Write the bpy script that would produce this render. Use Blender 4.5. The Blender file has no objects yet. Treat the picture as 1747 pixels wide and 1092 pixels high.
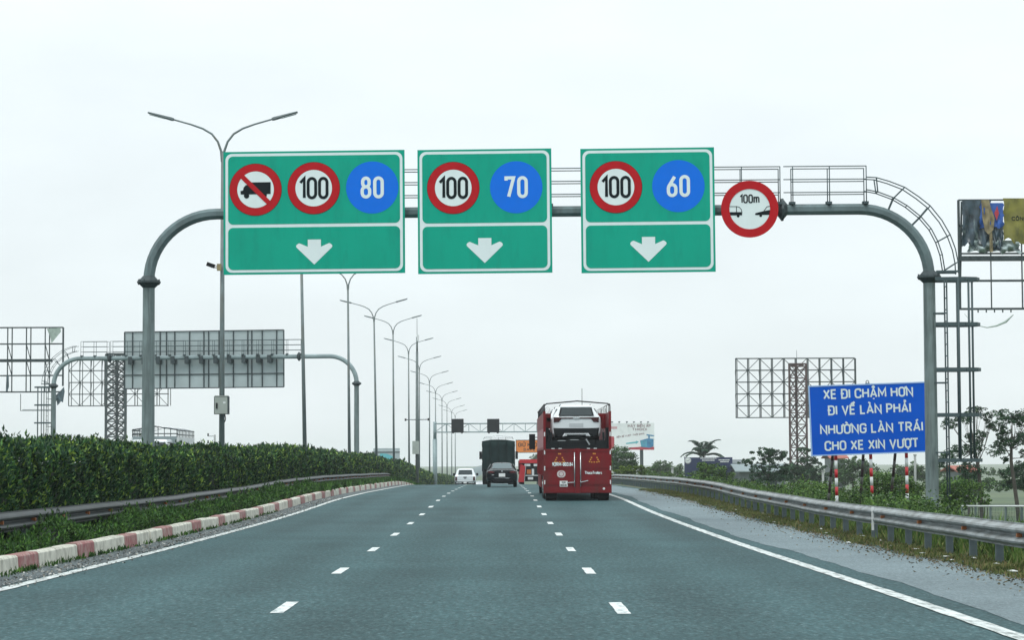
import bpy, math, random
import numpy as np
from mathutils import Matrix, Vector

random.seed(7)
RNG = np.random.default_rng(11)
R = math.radians
scene = bpy.context.scene
COL = scene.collection

# ------------------------------------------------------------------ camera
F = 3934.0                                  # focal length in photograph pixels (1747 wide)
CAM = Vector((0.0, 0.0, 1.7))
cam_data = bpy.data.cameras.new('camera')
cam_data.sensor_width = 36.0
cam_data.lens = 36.0 * F / 1747.0
cam_data.clip_start = 0.2
cam_data.clip_end = 9000.0
cam = bpy.data.objects.new('camera', cam_data)
COL.objects.link(cam)
CAM_ROT = Matrix.Rotation(R(-0.283), 3, 'Z') @ Matrix.Rotation(R(90 + 3.435), 3, 'X') @ Matrix.Rotation(R(-0.25), 3, 'Z')
cam.matrix_world = Matrix.Translation(CAM) @ CAM_ROT.to_4x4()
scene.camera = cam

# ------------------------------------------------------------------ world
world = bpy.data.worlds.new('World')
scene.world = world
world.use_nodes = True
SUN_ELEV, SUN_AZ = 58.0, 205.0              # behind the camera, a little to the left
nt = world.node_tree
nt.nodes.clear()
out = nt.nodes.new('ShaderNodeOutputWorld')
sky = nt.nodes.new('ShaderNodeTexSky')
sky.sky_type = 'NISHITA'
sky.sun_disc = False
sky.sun_elevation = R(SUN_ELEV)
sky.sun_rotation = R(SUN_AZ)
bg1 = nt.nodes.new('ShaderNodeBackground')
bg1.inputs[1].default_value = 0.10
nt.links.new(sky.outputs[0], bg1.inputs[0])
tc = nt.nodes.new('ShaderNodeTexCoord')
sep = nt.nodes.new('ShaderNodeSeparateXYZ')
nt.links.new(tc.outputs['Generated'], sep.inputs[0])
mr = nt.nodes.new('ShaderNodeMapRange')
mr.inputs['From Min'].default_value = 0.0
mr.inputs['From Max'].default_value = 0.9
mr.inputs['To Min'].default_value = 0.99
mr.inputs['To Max'].default_value = 1.75
nt.links.new(sep.outputs['Z'], mr.inputs['Value'])
ns = nt.nodes.new('ShaderNodeTexNoise')
ns.inputs['Scale'].default_value = 7.0
ns.inputs['Detail'].default_value = 4.0
mp = nt.nodes.new('ShaderNodeMapping')
mp.inputs['Scale'].default_value = (1.0, 1.0, 3.0)
nt.links.new(tc.outputs['Generated'], mp.inputs['Vector'])
nt.links.new(mp.outputs[0], ns.inputs['Vector'])
mr2 = nt.nodes.new('ShaderNodeMapRange')
mr2.inputs['From Min'].default_value = 0.3
mr2.inputs['From Max'].default_value = 0.7
mr2.inputs['To Min'].default_value = 0.945
mr2.inputs['To Max'].default_value = 1.045
nt.links.new(ns.outputs['Fac'], mr2.inputs['Value'])
mul = nt.nodes.new('ShaderNodeMath')
mul.operation = 'MULTIPLY'
nt.links.new(mr.outputs[0], mul.inputs[0])
nt.links.new(mr2.outputs[0], mul.inputs[1])
bg2 = nt.nodes.new('ShaderNodeBackground')
bg2.inputs[0].default_value = (0.868, 0.945, 0.968, 1)     # overcast cloud deck
nt.links.new(mul.outputs[0], bg2.inputs[1])
mixs = nt.nodes.new('ShaderNodeMixShader')
mixs.inputs[0].default_value = 0.93
nt.links.new(bg1.outputs[0], mixs.inputs[1])
nt.links.new(bg2.outputs[0], mixs.inputs[2])
nt.links.new(mixs.outputs[0], out.inputs[0])

sun_d = bpy.data.lights.new('sun', 'SUN')
sun_d.energy = 1.2
sun_d.angle = R(16)
sun_d.color = (1.0, 0.97, 0.92)
sun = bpy.data.objects.new('sun', sun_d)
COL.objects.link(sun)
_az, _el = R(SUN_AZ), R(SUN_ELEV)
_d = Vector((math.sin(_az) * math.cos(_el), math.cos(_az) * math.cos(_el), math.sin(_el)))
sun.rotation_euler = _d.to_track_quat('Z', 'Y').to_euler()

vs = scene.view_settings
vs.view_transform = 'Standard'
vs.look = 'None'
vs.exposure = 0.0
vs.gamma = 1.0
vs.use_curve_mapping = False
scene.cycles.max_bounces = 6
scene.cycles.diffuse_bounces = 3
scene.cycles.glossy_bounces = 3
scene.cycles.transmission_bounces = 2
scene.cycles.volume_bounces = 2
scene.cycles.caustics_reflective = False
scene.cycles.caustics_refractive = False

# ------------------------------------------------------------------ layout helpers
def P(px, py, Y):
    """World point seen at photograph pixel (px, py) whose distance ahead of the camera is Y."""
    d = CAM_ROT @ Vector(((px - 873.5) / F, (546.0 - py) / F, -1.0))
    return CAM + d * (Y / d.y)

_yy = [-60, 26, 35, 44, 60, 72, 81, 90, 110, 140, 165, 180, 200, 225, 250, 300, 450, 700, 1500, 6000]
_zz = [.05, .03, 0, -.04, -.05, -.03, .02, .09, .08, -.04, -.15, -.40, -.86, -1.42, -1.95, -2.8, -4.5, -6.5, -8, -10]
_fy = np.arange(-60, 6000, 2.0)
_fz = np.interp(_fy, _yy, _zz)
_k = np.hanning(11); _k /= _k.sum()
_fz = np.convolve(np.pad(_fz, 5, 'edge'), _k, 'valid')
def zr(Y):
    return float(np.interp(Y, _fy, _fz))
def zrv(Y):
    return np.interp(Y, _fy, _fz)

def gz(X, Y):
    """Height of the bare ground."""
    b = zr(Y)
    if 6.9 < X <= 8.5:
        return b - 0.03 - .06*min(1, (X-6.9)/1.4)
    plain = min(-2.2, b - 1.6)
    if -30.5 <= X <= 6.9:
        return b - 0.03
    if X > 8.5:
        t = min(1.0, (X - 8.5) / 6.0)
    else:
        t = min(1.0, (-30.5 - X) / 6.0)
    t = t * t * (3 - 2 * t)
    return (b - (0.09 if X > 0 else .03)) * (1 - t) + plain * t

# ------------------------------------------------------------------ materials
MATS = {}
def _new(name):
    m = bpy.data.materials.new(name)
    m.use_nodes = True
    n = m.node_tree.nodes
    return m, n, m.node_tree.links, n['Principled BSDF']

def mat(name, col, rough=0.6, metal=0.0, var=0.0, vscale=3.0, spec=0.5, bump=0.0, bscale=40.0, coat=0.0,
        dirt=None, dscale=(2, 2, 2), dlo=0.5, dhi=0.75, emit=None):
    """Principled surface with object-space mottling, optional grime in a second colour and optional bump."""
    if name in MATS:
        return MATS[name]
    m, n, l, b = _new(name)
    b.inputs['Roughness'].default_value = rough
    b.inputs['Metallic'].default_value = metal
    b.inputs['Specular IOR Level'].default_value = spec
    b.inputs['Coat Weight'].default_value = coat
    c4 = (*col, 1)
    b.inputs['Base Color'].default_value = c4
    t = n.new('ShaderNodeTexCoord')
    last = None
    if var > 0:
        nz = n.new('ShaderNodeTexNoise')
        nz.inputs['Scale'].default_value = vscale
        nz.inputs['Detail'].default_value = 5
        l.new(t.outputs['Object'], nz.inputs['Vector'])
        r = n.new('ShaderNodeMapRange')
        r.inputs['From Min'].default_value = 0.3
        r.inputs['From Max'].default_value = 0.7
        r.inputs['To Min'].default_value = 1 - var
        r.inputs['To Max'].default_value = 1 + var
        l.new(nz.outputs['Fac'], r.inputs['Value'])
        v = n.new('ShaderNodeVectorMath')
        v.operation = 'SCALE'
        v.inputs[0].default_value = col
        l.new(r.outputs[0], v.inputs['Scale'])
        last = v.outputs[0]
    if dirt is not None:
        mpn = n.new('ShaderNodeMapping')
        mpn.inputs['Scale'].default_value = dscale
        l.new(t.outputs['Object'], mpn.inputs['Vector'])
        nz = n.new('ShaderNodeTexNoise')
        nz.inputs['Scale'].default_value = 1.0
        nz.inputs['Detail'].default_value = 6
        nz.inputs['Roughness'].default_value = 0.65
        l.new(mpn.outputs[0], nz.inputs['Vector'])
        r = n.new('ShaderNodeMapRange')
        r.inputs['From Min'].default_value = dlo
        r.inputs['From Max'].default_value = dhi
        l.new(nz.outputs['Fac'], r.inputs['Value'])
        mx = n.new('ShaderNodeMix')
        mx.data_type = 'RGBA'
        mx.inputs['A'].default_value = c4
        mx.inputs['B'].default_value = (*dirt, 1)
        if last is not None:
            l.new(last, mx.inputs['A'])
        l.new(r.outputs[0], mx.inputs['Factor'])
        last = mx.outputs['Result']
    if last is not None:
        l.new(last, b.inputs['Base Color'])
    if bump > 0:
        nz = n.new('ShaderNodeTexNoise')
        nz.inputs['Scale'].default_value = bscale
        nz.inputs['Detail'].default_value = 3
        l.new(t.outputs['Object'], nz.inputs['Vector'])
        bp = n.new('ShaderNodeBump')
        bp.inputs['Strength'].default_value = bump
        bp.inputs['Distance'].default_value = 0.02
        l.new(nz.outputs['Fac'], bp.inputs['Height'])
        l.new(bp.outputs[0], b.inputs['Normal'])
    if emit:
        b.inputs['Emission Color'].default_value = (*emit[:3], 1)
        b.inputs['Emission Strength'].default_value = emit[3]
    MATS[name] = m
    return m

def leaf_mat(name, cols, rough=0.5, patch=1.1):
    """Foliage: every leaf takes one of a few greens at random."""
    if name in MATS:
        return MATS[name]
    m, n, l, b = _new(name)
    b.inputs['Roughness'].default_value = rough
    b.inputs['Specular IOR Level'].default_value = 0.12
    g = n.new('ShaderNodeNewGeometry')
    cr = n.new('ShaderNodeValToRGB')
    e = cr.color_ramp.elements
    e[0].position = 0.0
    e[0].color = (*cols[0], 1)
    e[1].position = 1.0
    e[1].color = (*cols[-1], 1)
    for i, c in enumerate(cols[1:-1]):
        x = e.new((i + 1) / (len(cols) - 1))
        x.color = (*c, 1)
    l.new(g.outputs['Random Per Island'], cr.inputs[0])
    tt = n.new('ShaderNodeTexCoord')
    nz = n.new('ShaderNodeTexNoise'); nz.inputs['Scale'].default_value = patch; nz.inputs['Detail'].default_value = 3
    l.new(tt.outputs['Object'], nz.inputs['Vector'])
    rr = n.new('ShaderNodeMapRange')
    rr.inputs['From Min'].default_value = .32; rr.inputs['From Max'].default_value = .68
    rr.inputs['To Min'].default_value = .55; rr.inputs['To Max'].default_value = 1.65
    l.new(nz.outputs['Fac'], rr.inputs['Value'])
    vv = n.new('ShaderNodeVectorMath'); vv.operation = 'SCALE'
    l.new(cr.outputs[0], vv.inputs[0]); l.new(rr.outputs[0], vv.inputs['Scale'])
    l.new(vv.outputs[0], b.inputs['Base Color'])
    MATS[name] = m
    return m

def asphalt(name, base, light, dark, grain=70.0, patch=0.25, big=0.16, stone=.55, tracks=.08):
    m, n, l, b = _new(name)
    b.inputs['Roughness'].default_value = 0.72
    b.inputs['Specular IOR Level'].default_value = 0.10
    t = n.new('ShaderNodeTexCoord')
    def noise(scale, detail, vec=None, rough=0.5):
        z = n.new('ShaderNodeTexNoise')
        z.inputs['Scale'].default_value = scale
        z.inputs['Detail'].default_value = detail
        z.inputs['Roughness'].default_value = rough
        l.new(vec if vec is not None else t.outputs['Object'], z.inputs['Vector'])
        return z.outputs['Fac']
    def rng(v, a, c, lo, hi):
        r = n.new('ShaderNodeMapRange')
        r.inputs['From Min'].default_value = a
        r.inputs['From Max'].default_value = c
        r.inputs['To Min'].default_value = lo
        r.inputs['To Max'].default_value = hi
        l.new(v, r.inputs['Value'])
        return r.outputs[0]
    mpn = n.new('ShaderNodeMapping')
    mpn.inputs['Scale'].default_value = (0.55, 0.06, 1)      # lengthwise wear
    l.new(t.outputs['Object'], mpn.inputs['Vector'])
    wear = noise(1.0, 4, mpn.outputs[0])
    broad = noise(patch, 5, None, 0.6)
    fine = noise(grain, 2)
    mx = n.new('ShaderNodeMix'); mx.data_type = 'RGBA'
    mx.inputs['A'].default_value = (*base, 1)
    mx.inputs['B'].default_value = (*light, 1)
    l.new(rng(fine, 0.58, 0.78, 0, 1), mx.inputs['Factor'])
    mx2 = n.new('ShaderNodeMix'); mx2.data_type = 'RGBA'
    l.new(mx.outputs['Result'], mx2.inputs['A'])
    mx2.inputs['B'].default_value = (*dark, 1)
    l.new(rng(fine, 0.42, 0.25, 0, 0.8), mx2.inputs['Factor'])
    mpc = n.new('ShaderNodeMapping')
    mpc.inputs['Scale'].default_value = (16.0, 3.2, 1)       # clumps of coarse stone
    l.new(t.outputs['Object'], mpc.inputs['Vector'])
    coarse = noise(1.0, 4, mpc.outputs[0], 0.75)
    sx = n.new('ShaderNodeSeparateXYZ'); l.new(t.outputs['Object'], sx.inputs[0])
    def m2(op, a, b):
        q_ = n.new('ShaderNodeMath'); q_.operation = op
        for i_, w_ in ((0, a), (1, b)):
            if isinstance(w_, (int, float)): q_.inputs[i_].default_value = w_
            else: l.new(w_, q_.inputs[i_])
        return q_.outputs[0]
    # polished wheel paths repeat every half lane
    tr = m2('COSINE', m2('MULTIPLY', m2('ADD', sx.outputs[0], 0.57), 2 * math.pi / 1.88), 0)
    tr = m2('ADD', 1.0, m2('MULTIPLY', tr, tracks))
    mu0 = m2('MULTIPLY', rng(wear, 0.3, 0.7, 1 - big, 1 + big), rng(broad, 0.3, 0.7, 0.86, 1.14))
    mu = n.new('ShaderNodeMath'); mu.operation = 'MULTIPLY'
    l.new(m2('MULTIPLY', mu0, tr), mu.inputs[0])
    l.new(rng(coarse, 0.25, 0.75, 1 - stone, 1 + stone), mu.inputs[1])
    v = n.new('ShaderNodeVectorMath'); v.operation = 'SCALE'
    l.new(mx2.outputs['Result'], v.inputs[0])
    l.new(mu.outputs[0], v.inputs['Scale'])
    l.new(v.outputs[0], b.inputs['Base Color'])
    bp = n.new('ShaderNodeBump')
    bp.inputs['Strength'].default_value = 0.35
    bp.inputs['Distance'].default_value = 0.01
    l.new(fine, bp.inputs['Height'])
    l.new(bp.outputs[0], b.inputs['Normal'])
    MATS[name] = m
    return m

M_road = asphalt('asphalt', (.036, .078, .084), (.17, .25, .26), (.011, .030, .034), grain=22.0, stone=.5)
M_shoulder = asphalt('shoulder_asphalt', (.150, .196, .212), (.40, .44, .45), (.05, .07, .08), grain=30.0, big=.08, stone=.28, tracks=0)
M_gravel = asphalt('gravel', (.085, .105, .11), (.42, .44, .43), (.03, .04, .04), grain=22.0, patch=1.2, stone=.9, tracks=0)
M_paint = mat('road_paint', (.64, .68, .67), .7, var=.15, vscale=6, dirt=(.22, .27, .28), dscale=(11, 4, 9), dlo=.50, dhi=.70)
M_edge = mat('edge_paint', (.56, .60, .59), .7, var=.18, vscale=5, dirt=(.17, .19, .18), dscale=(12, 2.2, 10), dlo=.46, dhi=.66)
M_kerb_w = mat('kerb_white', (.62, .61, .53), .8, var=.1, vscale=5, dirt=(.26, .255, .21), dscale=(5, 5, 2.5), dlo=.45, dhi=.72)
M_kerb_r = mat('kerb_red', (.27, .095, .095), .85, var=.2, vscale=6, dirt=(.40, .30, .27), dscale=(7, 7, 4), dlo=.42, dhi=.66)
M_soil = mat('soil', (.10, .095, .06), .95, var=.35, vscale=2.0, dirt=(.05, .09, .03), dscale=(.8, .8, .8), dlo=.4, dhi=.6)
M_field = mat('field', (.075, .11, .045), .95, var=.3, vscale=.05, dirt=(.035, .07, .03), dscale=(.03, .03, .03), dlo=.45, dhi=.6)
M_steel = mat('galvanised_steel', (.115, .165, .172), .6, .1, var=.22, vscale=2.2, dirt=(.09, .12, .125), dscale=(5, 5, .7), dlo=.48, dhi=.7)
M_steel_p = mat('post_steel', (.165, .215, .215), .6, .1, var=.2, vscale=2.0, dirt=(.07, .095, .095), dscale=(7, 7, .45), dlo=.46, dhi=.68)
M_steel_d = mat('dark_steel', (.035, .052, .057), .6, .1, var=.25, vscale=4)
M_thin = mat('thin_steel', (.05, .08, .088), .6, .1, var=.1)
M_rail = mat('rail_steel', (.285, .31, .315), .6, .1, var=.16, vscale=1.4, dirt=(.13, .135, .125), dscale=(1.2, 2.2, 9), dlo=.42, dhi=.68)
M_rail_l = mat('rail_shaded_steel', (.055, .062, .066), .6, .15, var=.2, vscale=1.4, dirt=(.07, .075, .07), dscale=(1.2, 2.0, 7), dlo=.45, dhi=.7)  # dirty steel, its colour also darkened for shade under the hedge overhang
M_post = mat('rail_post_steel', (.10, .135, .145), .6, .2, var=.25, vscale=5)
M_refl = mat('orange_reflector', (.30, .10, .025), .6, var=.4, vscale=20)
M_green = mat('sign_green', (.002, .345, .235), .5, spec=.12, var=.05, vscale=.9, dirt=(.004, .27, .19), dscale=(2.5, 2.5, .6), dlo=.5, dhi=.85)
M_signw = mat('sign_white', (.70, .80, .80), .45, var=.03)
M_red = mat('sign_red', (.44, .008, .014), .5, spec=.12, var=.06, vscale=2)
M_blue = mat('disc_blue', (.003, .158, .73), .5, spec=.12, var=.03)
M_blue2 = mat('board_blue', (.0, .095, .58), .5, spec=.12, var=.05, vscale=1.2)
M_ink = mat('sign_ink', (.006, .012, .015), .6, spec=.1)
M_lamp = mat('lamp_pole', (.15, .19, .195), .55, .2, var=.2, vscale=2, dirt=(.14, .13, .10), dscale=(6, 6, .5), dlo=.5, dhi=.7)
M_head = mat('lamp_head', (.10, .13, .135), .5)
M_headw = mat('lamp_glass', (.55, .6, .6), .3)
M_box = mat('cabinet_grey', (.33, .37, .34), .6, var=.08)
M_black = mat('black', (.008, .010, .012), .6, spec=.2)
M_rubber = mat('rubber', (.008, .009, .010), .9, spec=.1)
M_glass = mat('car_glass', (.018, .030, .034), .1, spec=.5)
M_carw = mat('car_white', (.72, .76, .78), .25, coat=.5, var=.02)
M_carb = mat('car_black', (.003, .007, .009), .25, spec=.25)
M_trim = mat('car_trim', (.008, .010, .012), .6, spec=.2)
M_tail = mat('tail_lamp', (.045, .003, .004), .3, spec=.3)
M_plate = mat('number_plate', (.74, .76, .75), .5)
M_chrome = mat('chrome', (.55, .57, .58), .25, .8)
M_crim = mat('carrier_red', (.17, .005, .010), .5, spec=.25, var=.12, vscale=1.2, dirt=(.10, .018, .018), dscale=(2.2, 2.2, .7), dlo=.45, dhi=.72)
M_crim2 = mat('carrier_mesh_red', (.30, .13, .14), .7, var=.35, vscale=7)
M_brred = mat('bright_red', (.50, .02, .03), .4, var=.1)
M_canvas = mat('green_canvas', (.010, .024, .024), .9, spec=.1, var=.25, vscale=1.6, bump=.6, bscale=2.5)
M_orange = mat('sign_orange', (.72, .20, .012), .5, var=.05)
M_pole_b = mat('mast_steel', (.12, .15, .15), .6, var=.15)
M_led = mat('led_panel', (.008, .012, .018), .6, spec=.15, var=.2, vscale=8)
M_truss = mat('truss_steel', (.26, .34, .35), .5, .15, var=.1)
M_rust = mat('rusty_steel', (.075, .045, .045), .8, var=.3, vscale=2)
M_backs = mat('sign_back', (.40, .47, .48), .55, .15, var=.10, vscale=.7)
M_white = mat('white_paint', (.66, .69, .69), .55, var=.05)
M_bill = mat('billboard_white', (.80, .84, .85), .6, var=.04, vscale=.3)
M_teal = mat('print_teal', (.10, .45, .50), .6)
M_tblue = mat('print_blue', (.03, .20, .38), .6, var=.3, vscale=1.4)
M_pred = mat('print_red', (.40, .03, .05), .6)
M_prtxt = mat('print_maroon', (.16, .03, .06), .6)
M_navy = mat('navy_board', (.012, .022, .075), .6, var=.15)
M_tarp_b = mat('torn_print_blue', (.02, .10, .40), .6, var=.3, vscale=1.5)
M_tarp_y = mat('torn_print_yellow', (.20, .19, .03), .65, var=.35, vscale=1.5, dirt=(.04, .05, .035), dscale=(2.0, 2.0, .8), dlo=.52, dhi=.75)
M_tarp_d = mat('torn_print_slate', (.03, .055, .075), .35, var=.6, vscale=2.5, dirt=(.22, .28, .28), dscale=(3.5, 3.5, 1.0), dlo=.58, dhi=.72, bump=.8, bscale=3)
M_tarp_g = mat('torn_tarp_silver', (.30, .37, .37), .5, var=.55, vscale=4, bump=.8, bscale=5)
M_tan = mat('torn_tarp_tan', (.24, .20, .11), .8, var=.4, vscale=3)
M_cloth = mat('torn_sheet_grey', (.07, .11, .13), .8, var=.3, vscale=3)
M_cloth2 = mat('torn_sheet_pale', (.34, .42, .38), .8, var=.2, vscale=3)
M_bark = mat('bark', (.055, .05, .042), .9, var=.3, vscale=4)
M_wallh = mat('house_wall', (.13, .155, .16), .8, var=.1, vscale=.6)
M_roofr = mat('house_roof', (.34, .10, .07), .8, var=.15, vscale=.8)
M_roofg = mat('shed_roof', (.20, .25, .26), .7, var=.15, vscale=.5)
M_litter = mat('litter', (.50, .52, .50), .7, var=.2, vscale=8)
M_brace_d = mat('brace_dark', (.04, .02, .02), .8, var=.3, vscale=8)  # weathered brace stripes, also darkened in colour for shade behind the board
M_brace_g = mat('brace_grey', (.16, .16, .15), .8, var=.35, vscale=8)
M_conc = mat('concrete', (.30, .32, .31), .85, var=.15, vscale=2)

L_hedge = leaf_mat('hedge_leaf', [(0.01, 0.03, 0.0163), (0.0125, 0.0375, 0.0187), (0.0163, 0.0475, 0.0213), (0.0225, 0.0625, 0.0238), (0.0325, 0.085, 0.025), (0.0625, 0.1375, 0.0325), (0.2125, 0.3, 0.0438)])
L_low = leaf_mat('low_shrub_leaf', [(0.0132, 0.0374, 0.011), (0.022, 0.0605, 0.0132), (0.0374, 0.0935, 0.0165), (0.066, 0.1375, 0.0242)])
L_grass = leaf_mat('grass_blade', [(.035, .07, .015), (.06, .11, .02), (.095, .15, .035), (.15, .14, .06)])
L_verge = leaf_mat('verge_blade', [(.05, .065, .02), (.07, .10, .025), (.11, .12, .04), (.16, .12, .06)])
L_weed = leaf_mat('weed_leaf', [(0.0253, 0.0575, 0.0184), (0.046, 0.0978, 0.0253), (0.069, 0.138, 0.0299), (0.115, 0.1898, 0.0403)])
L_tree = leaf_mat('tree_leaf', [(0.0135, 0.0351, 0.0243), (0.0203, 0.0513, 0.0297), (0.0324, 0.0729, 0.0351), (0.0486, 0.1013, 0.0432)])
L_tree2 = leaf_mat('tree_leaf_mid', [(0.0216, 0.0504, 0.024), (0.036, 0.078, 0.0288), (0.054, 0.108, 0.036), (0.078, 0.144, 0.042)])
L_yel = leaf_mat('bush_leaf_yellow', [(.04, .075, .015), (.07, .12, .02), (.11, .17, .03), (.15, .20, .04)])
L_palm = leaf_mat('palm_leaf', [(.014, .04, .03), (.024, .06, .038), (.04, .08, .045)])

# ------------------------------------------------------------------ mesh building
ORIG = {}
class MB:
    def __init__(self):
        self.v, self.f, self.m = [], [], []
        self.sm = []
    def _add(self, vs, fs, mi=0, smooth=False):
        o = len(self.v)
        self.v.extend([tuple(p) for p in vs])
        for f in fs:
            self.f.append([o + i for i in f]); self.m.append(mi); self.sm.append(smooth)
        return self
    def box(self, x0, y0, z0, x1, y1, z1, mi=0):
        vs = [(x, y, z) for z in (z0, z1) for y in (y0, y1) for x in (x0, x1)]
        return self._add(vs, [(0, 2, 3, 1), (4, 5, 7, 6), (0, 1, 5, 4), (2, 6, 7, 3), (0, 4, 6, 2), (1, 3, 7, 5)], mi)
    def cbox(self, c, s, mi=0):
        return self.box(c[0]-s[0]/2, c[1]-s[1]/2, c[2]-s[2]/2, c[0]+s[0]/2, c[1]+s[1]/2, c[2]+s[2]/2, mi)
    def bar(self, p, q, w, mi=0, h=None):
        p, q = Vector(p), Vector(q)
        d = (q - p).normalized()
        up = Vector((0, 0, 1)) if abs(d.z) < .9 else Vector((0, 1, 0))
        a = d.cross(up).normalized(); b = a.cross(d)
        h = w if h is None else h
        c = [a*(w/2)+b*(h/2), -a*(w/2)+b*(h/2), -a*(w/2)-b*(h/2), a*(w/2)-b*(h/2)]
        vs = [p + k for k in c] + [q + k for k in c]
        return self._add(vs, [(0, 1, 5, 4), (1, 2, 6, 5), (2, 3, 7, 6), (3, 0, 4, 7), (3, 2, 1, 0), (4, 5, 6, 7)], mi)
    def tube(self, pts, r, n=8, mi=0, smooth=True, cap=True, twist=0.0):
        pts = [Vector(p) for p in pts]
        rs = r if isinstance(r, (list, tuple)) else [r]*len(pts)
        o = len(self.v)
        t0 = (pts[1]-pts[0]).normalized()
        a = t0.cross(Vector((0, 1, 0)))
        if a.length < .1: a = t0.cross(Vector((1, 0, 0)))
        a.normalize()
        for i, p in enumerate(pts):
            if i == 0: t = pts[1]-pts[0]
            elif i == len(pts)-1: t = pts[-1]-pts[-2]
            else: t = (pts[i+1]-p).normalized()+(p-pts[i-1]).normalized()
            t.normalize()
            a = (a - t*a.dot(t)).normalized()
            b = t.cross(a)
            for k in range(n):
                g = 2*math.pi*(k+.5)/n+twist
                self.v.append(tuple(p + (a*math.cos(g)+b*math.sin(g))*rs[i]))
        for i in range(len(pts)-1):
            for k in range(n):
                k2 = (k+1) % n
                self.f.append([o+i*n+k, o+i*n+k2, o+(i+1)*n+k2, o+(i+1)*n+k]); self.m.append(mi); self.sm.append(smooth)
        if cap:
            self.f.append([o+k for k in range(n)][::-1]); self.m.append(mi); self.sm.append(False)
            e = o+(len(pts)-1)*n
            self.f.append([e+k for k in range(n)]); self.m.append(mi); self.sm.append(False)
        return self
    def poly(self, pts, y, mi=0):
        """Flat polygon in the x-z plane facing -y."""
        return self._add([(p[0], y, p[1]) for p in pts], [list(range(len(pts)))], mi)
    def plate(self, pts, y0, y1, mi=0):
        """Prism of an x-z outline between y0 (front) and y1 (back)."""
        n = len(pts)
        vs = [(p[0], y0, p[1]) for p in pts] + [(p[0], y1, p[1]) for p in pts]
        fs = [list(range(n)), list(range(2*n-1, n-1, -1))]
        fs += [[i, i+n, (i+1) % n+n, (i+1) % n] for i in range(n)]
        return self._add(vs, fs, mi)
    def ring(self, c, r0, r1, y, n=48, mi=0):
        vs = []
        for k in range(n):
            g = 2*math.pi*k/n
            vs += [(c[0]+r0*math.cos(g), y, c[1]+r0*math.sin(g)), (c[0]+r1*math.cos(g), y, c[1]+r1*math.sin(g))]
        fs = [(2*k, 2*k+1, (2*k+3) % (2*n), (2*k+2) % (2*n)) for k in range(n)]
        return self._add(vs, fs, mi)
    def cyl(self, c, r, h, axis='x', n=20, mi=0, smooth=False):
        c = Vector(c)
        d = {'x': Vector((1, 0, 0)), 'y': Vector((0, 1, 0)), 'z': Vector((0, 0, 1))}[axis]
        return self.tube([c-d*h/2, c+d*h/2], r, n, mi, smooth)
    def loft(self, secs, mi=0, smooth=False, cap=True):
        o = len(self.v); n = len(secs[0])
        for s in secs: self.v.extend([tuple(p) for p in s])
        for i in range(len(secs)-1):
            for k in range(n):
                k2 = (k+1) % n
                self.f.append([o+i*n+k, o+i*n+k2, o+(i+1)*n+k2, o+(i+1)*n+k]); self.m.append(mi); self.sm.append(smooth)
        if cap:
            self.f.append([o+k for k in range(n)][::-1]); self.m.append(mi); self.sm.append(False)
            e = o+(len(secs)-1)*n
            self.f.append([e+k for k in range(n)]); self.m.append(mi); self.sm.append(False)
        return self
    def build(self, name, mats, parent=None, local=False):
        me = bpy.data.meshes.new(name)
        org = Vector((0, 0, 0))
        if parent is not None and not local:
            org = ORIG.get(parent.name, Vector((0, 0, 0)))
        me.from_pydata([(x-org.x, y-org.y, z-org.z) for x, y, z in self.v], [], self.f)
        if not isinstance(mats, (list, tuple)): mats = [mats]
        for m in mats: me.materials.append(m)
        me.polygons.foreach_set('material_index', self.m)
        me.polygons.foreach_set('use_smooth', self.sm)
        me.update()
        o = bpy.data.objects.new(name, me)
        COL.objects.link(o)
        if parent is not None:
            o.parent = parent
            ORIG[o.name] = org
        return o

def quads_obj(name, q, m, parent=None):
    """One mesh out of an (n, 4, 3) array of world-space quads."""
    org = ORIG.get(parent.name, Vector((0, 0, 0))) if parent is not None else Vector((0, 0, 0))
    q = np.asarray(q, dtype=np.float32) - np.array(org, dtype=np.float32)
    n = len(q)
    me = bpy.data.meshes.new(name)
    me.vertices.add(n*4); me.loops.add(n*4); me.polygons.add(n)
    me.vertices.foreach_set('co', q.reshape(-1))
    me.loops.foreach_set('vertex_index', np.arange(n*4, dtype=np.int32))
    me.polygons.foreach_set('loop_start', np.arange(0, n*4, 4, dtype=np.int32))
    me.polygons.foreach_set('loop_total', np.full(n, 4, dtype=np.int32))
    me.materials.append(m)
    me.update(calc_edges=True)
    o = bpy.data.objects.new(name, me)
    COL.objects.link(o)
    if parent is not None:
        o.parent = parent
        ORIG[o.name] = org
    return o

def thing(name, label, cat, loc=(0, 0, 0), group=None, rot=None):
    o = bpy.data.objects.new(name, None)
    o.empty_display_size = .2
    COL.objects.link(o)
    o.location = loc
    if rot: o.rotation_euler = rot
    o['label'] = label; o['category'] = cat
    if group: o['group'] = group
    ORIG[o.name] = Vector(loc)
    return o
def tag(o, label, cat, group=None):
    o['label'] = label; o['category'] = cat
    if group: o['group'] = group
    return o
def kind(o, k, label=None):
    o['kind'] = k
    if label: o['label'] = label
    return o
def copy_tree(o, parent=None):
    c = o.copy()
    COL.objects.link(c)
    if parent is not None: c.parent = parent
    for ch in list(o.children): copy_tree(ch, c)
    return c

def unit(v):
    return v / np.maximum(np.linalg.norm(v, axis=1, keepdims=True), 1e-6)
def leaf_quads(c, d, ln, wd):
    """Rhombic leaves: centres c, long axes d, lengths and widths."""
    n = len(c)
    d = unit(d)
    r = unit(RNG.normal(size=(n, 3)))
    s = unit(np.cross(d, r))
    ln = np.broadcast_to(ln, (n,))[:, None]; wd = np.broadcast_to(wd, (n,))[:, None]
    return np.stack([c-d*ln/2, c+s*wd/2-d*ln*.08, c+d*ln/2, c-s*wd/2-d*ln*.08], axis=1)

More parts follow.
